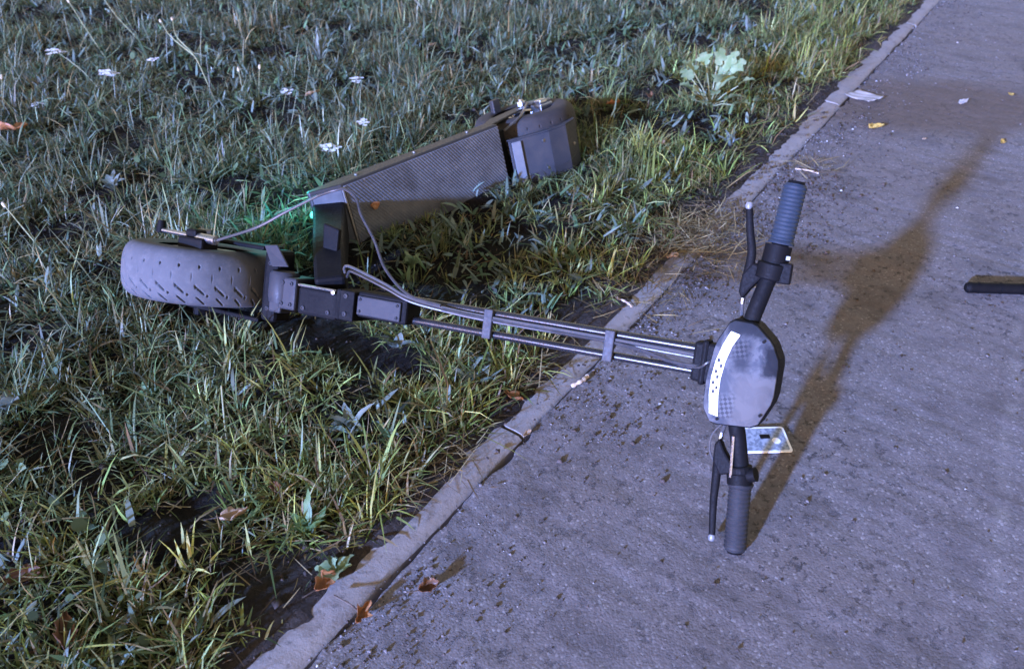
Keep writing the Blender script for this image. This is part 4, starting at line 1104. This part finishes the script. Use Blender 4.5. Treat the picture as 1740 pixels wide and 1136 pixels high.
flower(62, 178, 50, 225, 0.05, 'small bluish white flower above the silvery weed', 0.010, 8)

def stalk(pts_px, label, seed=0, heads=True, branch=None):
    """a dry stalk through the given pixels and heights, a seed head at each tip"""
    P0 = at(*pts_px[0]); P0.z = ground_z(P0) - 0.002
    e = tag(empty('seed_stalk', P0), label, 'plant', 'dry seed stalks')
    runs = [[Vector((0, 0, 0))] + [at(*q) - P0 for q in pts_px[1:]]]
    if branch:
        for br in branch: runs.append([at(*q) - P0 for q in br])
    for r in runs:
        pts = spline(r, 6)
        MB().tube(pts, [0.0021 - 0.0009 * i / (len(pts) - 1) for i in range(len(pts))], 7).build('stem', M['stalk'], e, smooth=True)
        t = (pts[-1] - pts[-2]).normalized()
        if heads: MB().tube([pts[-1], pts[-1] + t * 0.006, pts[-1] + t * 0.014, pts[-1] + t * 0.019], [0.0018, 0.0042, 0.0038, 0.0012], 8).build('seed_head', M['seed'], e, smooth=True)
stalk([(375, 195, 0.01), (352, 140, 0.05), (330, 95, 0.10), (300, 62, 0.135), (293, 35, 0.16)], 'tall forked seed stalk above the front tyre', 1, True, [[(330, 95, 0.10), (290, 62, 0.125), (274, 38, 0.145)]])
stalk([(441, 185, 0.01), (440, 150, 0.04), (441, 118, 0.075)], 'short straight seed stalk right of the tall forked one', 2)
stalk([(418, 180, 0.01), (412, 150, 0.04), (406, 122, 0.07)], 'short seed stalk leaning left between the forked and the straight one', 3)
stalk([(185, 110, 0.01), (150, 55, 0.06), (118, 5, 0.13)], 'long stalk running out of the photo top at upper left', 4)
stalk([(8, 205, 0.01), (4, 165, 0.05), (3, 135, 0.08)], 'short seed stalk at the left photo edge above the orange leaf', 5)
stalk([(390, 770, 0.01), (382, 720, 0.03), (376, 655, 0.075)], 'pale upright stalk in the grass below the front fork', 6, False)
stalk([(100, 460, 0.01), (50, 400, 0.05), (10, 352, 0.08)], 'long leaning stalk left of the front tyre', 7)
stalk([(240, 75, 0.01), (200, 30, 0.06), (170, -10, 0.12)], 'thin stalk leaning to the photo top beside the long one', 8, False)

# ------------------------------------------------------------------ fallen leaves and litter
def fallen(px, py, L, W, mat, label, az=0.0, curl=0.8, roll=0.0, seed=0, lift=0.0, lobes=0, stem=True, name='fallen_leaf', pitch=0.0, zfix=None):
    p = at(px, py, 0.01); p.z = (ground_z(p) if zfix is None else zfix) + 0.002 + lift
    p2 = at(px, py, p.z); p.x, p.y = p2.x, p2.y
    e = tag(empty(name, p, az), label, 'leaf', 'fallen leaves')
    R = random.Random(seed + 300); vs, fs = [], []
    nl, nw = 10, 6
    for i in range(nl + 1):
        t = i / nl
        w = W * 0.5 * max(0.02, math.sin(math.pi * (0.03 + 0.94 * t)) ** 0.8)
        w *= 0.8 + 0.25 * math.sin(t * 19 + seed) * R.uniform(0.4, 1)
        if lobes: w *= 0.7 + 0.3 * math.cos(t * lobes * 6.283)
        for k in range(nw + 1):
            s = k / nw * 2 - 1
            y = s * w
            z = (s * s) * w * curl + (t - 0.5) ** 2 * L * curl * 0.7 + R.uniform(-1, 1) * 0.05 * L + 0.10 * L * math.sin(t * 7 + seed) * s * (0.5 + 0.5 * math.sin(seed * 2.1 + 3 * t))
            vs.append(Matrix.Rotation(roll, 3, 'X') @ (Matrix.Rotation(-pitch, 3, 'Y') @ Vector((L * (t - 0.5), y, z))))
    zmin = min(v.z for v in vs)
    vs = [v - Vector((0, 0, zmin)) for v in vs]
    for i in range(nl):
        for k in range(nw): a = i * (nw + 1) + k; fs.append((a, a + 1, a + nw + 2, a + nw + 1))
    o = MB().add(vs, fs).build('leaf_blade', mat, e); soft(o, 80)
    o.modifiers.new('solid', 'SOLIDIFY').thickness = 0.0005
    if stem:
        b = Vector(vs[nw // 2])
        MB().tube([b + Vector((0.002, 0, 0.0004)), b + Vector((-L * 0.25, L * 0.04, 0.002)), b + Vector((-L * 0.5, L * 0.12, 0.001))], [0.0010, 0.0008, 0.0007], 6).build('leaf_stem', M['dark_twig'], e, smooth=True)
    return e

fallen(1487, 218, 0.048, 0.024, M['yellow_leaf'], 'largest yellow leaf lying curled on the path below the paper', 0.2, 1.0, 0.2, 1)
fallen(1702, 243, 0.026, 0.016, M['yellow_leaf'], 'small yellow leaf far right on the path below the other one', 0.9, 1.0, 0.3, 2)
fallen(1717, 162, 0.020, 0.018, M['yellow_leaf'], 'small yellow leaf far right on the path, uppermost', 1.9, 0.8, 0.0, 3)
fallen(1570, 237, 0.014, 0.010, M['tan_leaf'], 'tiny pale leaf on the path between the yellow leaves', 0.4, 0.8, 0.0, 4, stem=False)
fallen(613, 1045, 0.036, 0.026, M['orange_leaf'], 'crumpled orange-brown leaf leaning on the kerb with a twig', 1.2, 1.5, 0.5, 5, lobes=2)
fallen(728, 1000, 0.030, 0.022, M['brown_leaf'], 'dark brown crumpled leaf on the path near the kerb, lower middle', 0.5, 1.6, 0.3, 6)
fallen(872, 676, 0.042, 0.034, M['orange_leaf'], 'orange-brown leaf in the soil beside the kerb below the stem', 2.5, 0.7, 0.2, 7, lobes=2)
fallen(553, 992, 0.036, 0.03, M['orange_leaf'], 'orange leaf at the grass edge next to the yellow-green weed', 0.9, 1.0, 0.2, 8)
fallen(20, 222, 0.085, 0.05, M['orange_leaf'], 'large orange leaf in the grass at the left photo edge', 0.2, 0.6, -0.4, 9, lift=0.03)
fallen(532, 162, 0.048, 0.042, M['tan_leaf'], 'round tan leaf in the grass behind the deck', 0.8, 0.5, -0.4, 10, lift=0.03)
fallen(1042, 178, 0.042, 0.034, M['orange_leaf'], 'orange leaf in the grass right of the rear wheel', 0.3, 0.7, -0.3, 11, lift=0.025)
fallen(400, 880, 0.04, 0.026, M['tan_leaf'], 'pinkish tan leaf deep in the grass at lower left', 0.5, 0.9, -0.3, 12, lift=0.012)
fallen(112, 1085, 0.06, 0.028, M['brown_leaf'], 'long brown leaf in the grass at the lower left corner', 2.0, 1.2, 0.3, 13, lift=0.012)
fallen(38, 985, 0.05, 0.034, M['brown_leaf'], 'dark brown leaf on bare soil at the left photo edge', 0.4, 0.8, 0.0, 14, lift=0.004)
fallen(1143, 438, 0.030, 0.022, M['tan_leaf'], 'pale tan leaf on the straw covering the kerb', 0.4, 0.7, -0.2, 15, lift=0.012)
fallen(895, 738, 0.022, 0.010, M['tan_leaf'], 'small tan leaf in the joint of the kerb', 0.9, 1.0, 0.2, 16, stem=False)
fallen(1105, 165, 0.034, 0.024, M['brown_leaf'], 'brown leaf in the grass left of the large lobed weed', 1.4, 0.9, -0.2, 17, lift=0.02)
fallen(735, 78, 0.03, 0.02, M['tan_leaf'], 'small tan leaf high in the grass above the rear wheel', 0.6, 0.9, -0.2, 18, lift=0.02)
fallen(1125, 245, 0.03, 0.022, M['tan_leaf'], 'pale pink leaf in the grass right of the rear fender', 1.1, 0.8, -0.2, 19, lift=0.02)
fallen(470, 830, 0.03, 0.018, M['brown_leaf'], 'brown leaf between tufts at lower middle of the verge', 2.2, 1.0, -0.2, 20, lift=0.01)
# leaf scrap stuck on the deck
q = O_D + D_ * 0.062 + W_ * 0.088 + N_D * 0.0055
e = tag(empty('leaf_scrap', q), 'tiny orange leaf scrap stuck to the front of the deck mat', 'leaf')
Lx = [(math.cos(a) * 0.0095 * (1 + 0.3 * math.sin(3 * a)), math.sin(a) * 0.0085) for a in [k * 0.628 for k in range(10)]]
m = MB().add([D_ * a + W_ * b + N_D * (0.002 + 0.004 * abs(a) / 0.01) for a, b in Lx] + [D_ * a + W_ * b + N_D * 0.0005 for a, b in Lx], [tuple(range(10)), tuple(range(19, 9, -1))] + [(i, (i + 1) % 10, 10 + (i + 1) % 10, 10 + i) for i in range(10)])
m.build('leaf_blade', M['orange_leaf'], e)

def sheet(px, py, L, W, az, label, mat, seed=0):
    """a curled scrap of paper with real thickness"""
    p = at(px, py, 0.002); e = tag(empty('paper_scrap', p, az), label, 'litter')
    vs, fs, n = [], [], 12
    for i in range(n + 1):
        for k in range(n + 1):
            x, y = (i / n - 0.5) * L, (k / n - 0.5) * W
            z = 0.0015 + 0.006 * max(0, i / n - 0.55) ** 1.5 * 2 + 0.008 * max(0, 0.35 - k / n) * 2 + 0.0012 * math.sin(i * 1.3 + k * 0.7)
            vs.append((x + 0.006 * math.sin(k * 0.5), y, z))
    for i in range(n):
        for k in range(n): a = i * (n + 1) + k; fs.append((a, a + 1, a + n + 2, a + n + 1))
    o = MB().add(vs, fs).build('sheet', mat, e); soft(o, 80); o.modifiers.new('solid', 'SOLIDIFY').thickness = 0.0004
sheet(1468, 165, 0.066, 0.092, 0.5, 'pale curled paper scrap on the path against the kerb', M['paper'])
sheet(1636, 174, 0.030, 0.022, 1.0, 'small crumpled white scrap on the path right of the paper', M['paper'])

def stick(p0, p1, r, mat, label, name='stick', z0=0.0, z1=0.0, bend=0.003):
    a, b = at(*p0, 0.01), at(*p1, 0.01)
    a.z = ground_z(a) + r + z0; b.z = ground_z(b) + r + z1
    mid = (a + b) / 2 + Vector((bend, -bend, bend))
    m = MB().tube(spline([Vector((0, 0, 0)), mid - a, b - a], 6), [r * (0.8 + 0.25 * math.sin(i * 1.7)) for i in range(13)], 8)
    o = m.build(name, mat, None, smooth=True); o.location = a
    tag(o, label, 'stick')
stick((972, 653), (998, 636), 0.0042, M['pale_wood'], 'short pale wood chip lying on the kerb below the stem', 'wood_chip')
stick((1046, 505), (1074, 521), 0.0026, M['pale_wood'], 'thin pale stick at the grass edge above the stem')
stick((568, 1012), (606, 1032), 0.0016, M['dark_twig'], 'thin dark twig arching over the kerb to the orange-brown leaf', 'twig', 0.002, 0.002, 0.008)
stick((1352, 283), (1392, 291), 0.0022, M['pale_wood'], 'pale straw stalk lying on the path above the upper grip', 'straw_stalk')
stick((1140, 12), (1195, 4), 0.009, M['pale_wood'], 'flat pale piece of wood in the grass at the photo top', 'wood_piece', 0.03, 0.03)

# ------------------------------------------------------------------ card under the lower bar
def card():
    c = [at(1243, 731, 0.0), at(1332, 728, 0.0), at(1344, 771, 0.0), at(1248, 773, 0.0)]
    p = (c[0] + c[1] + c[2] + c[3]) / 4; p.z = 0.0045
    ex = ((c[1] - c[0]) + (c[2] - c[3])).normalized(); w = ((c[1] - c[0]).length + (c[2] - c[3]).length) / 2; h = ((c[0] - c[3]).length + (c[1] - c[2]).length) / 2
    e = tag(empty('card', p, math.atan2(ex.y, ex.x)), 'grey card with white border lying on the path under the lower handlebar', 'card')
    def rr(w, h, r, n=5):
        out = []
        for cx, cy, a0 in ((w / 2 - r, h / 2 - r, 0), (-w / 2 + r, h / 2 - r, 90), (-w / 2 + r, -h / 2 + r, 180), (w / 2 - r, -h / 2 + r, 270)):
            for k in range(n + 1):
                a = math.radians(a0 + 90 * k / n); out.append((cx + r * math.cos(a), cy + r * math.sin(a)))
        return out
    white = m_plain('card_white', (0.74, 0.76, 0.78), 0.4, 0, 0.3, (0.5, 0.48, 0.46), 70, 0.05)
    mc = Mat('card_print', 0.4); n = mc.noise(160, 3)
    mc.base(mc.mix(mc.ramp(n, [(0.42, 0), (0.58, 1)]), (0.12, 0.15, 0.2), (0.26, 0.3, 0.36)))
    MB().prism(rr(w, h, 0.005), -0.0008, 0.0008).build('border', white, e)
    MB().prism(rr(w - 0.008, h - 0.008, 0.003), 0.0009, 0.0013).build('print', mc.m, e)
    MB().prism([(0.016 + 0.0068 * math.cos(k * 0.4189) + 0.008, -0.004 + 0.0068 * math.sin(k * 0.4189)) for k in range(15)], 0.0014, 0.0017).build('white_dot', white, e)
    MB().prism(rr(0.016, 0.009, 0.001), 0.0014, 0.0018).build('dark_chip', M['black'], e).location = (0.008, 0.006, 0)
    MB().prism(rr(0.010, 0.016, 0.001), 0.0014, 0.0017).build('pale_square', white, e).location = (-w / 2 + 0.012, -0.003, 0)
card()

# ------------------------------------------------------------------ black rod reaching in from the right
a = at(1645, 481, 0.022); b = at(1960, 490, 0.022)
d = b - a
rod = tag(empty('black_rod', a), 'black rod lying on the path at the right photo edge', 'rod')
MB().tube([Vector((0, 0, -0.010)), d * 0.012 + Vector((0, 0, -0.010)), d * 0.02 + Vector((0, 0, -0.010)), d + Vector((0, 0, -0.010))], [0.0095, 0.0118, 0.0112, 0.0112], 18).build('shaft', M['black'], rod, smooth=True)
for k in range(6):
    t0 = d * (0.06 + 0.12 * k) + Vector((0, 0, -0.010))
    MB().tube([t0, t0 + d * 0.008], 0.0119, 18).build('ring', M['black'], rod, smooth=True)
MB().tube([-d * 0.006 + Vector((0, 0, -0.010)), d * 0.004 + Vector((0, 0, -0.010))], [0.007, 0.0092], 14).build('end_cap', M['black'], rod, smooth=True)
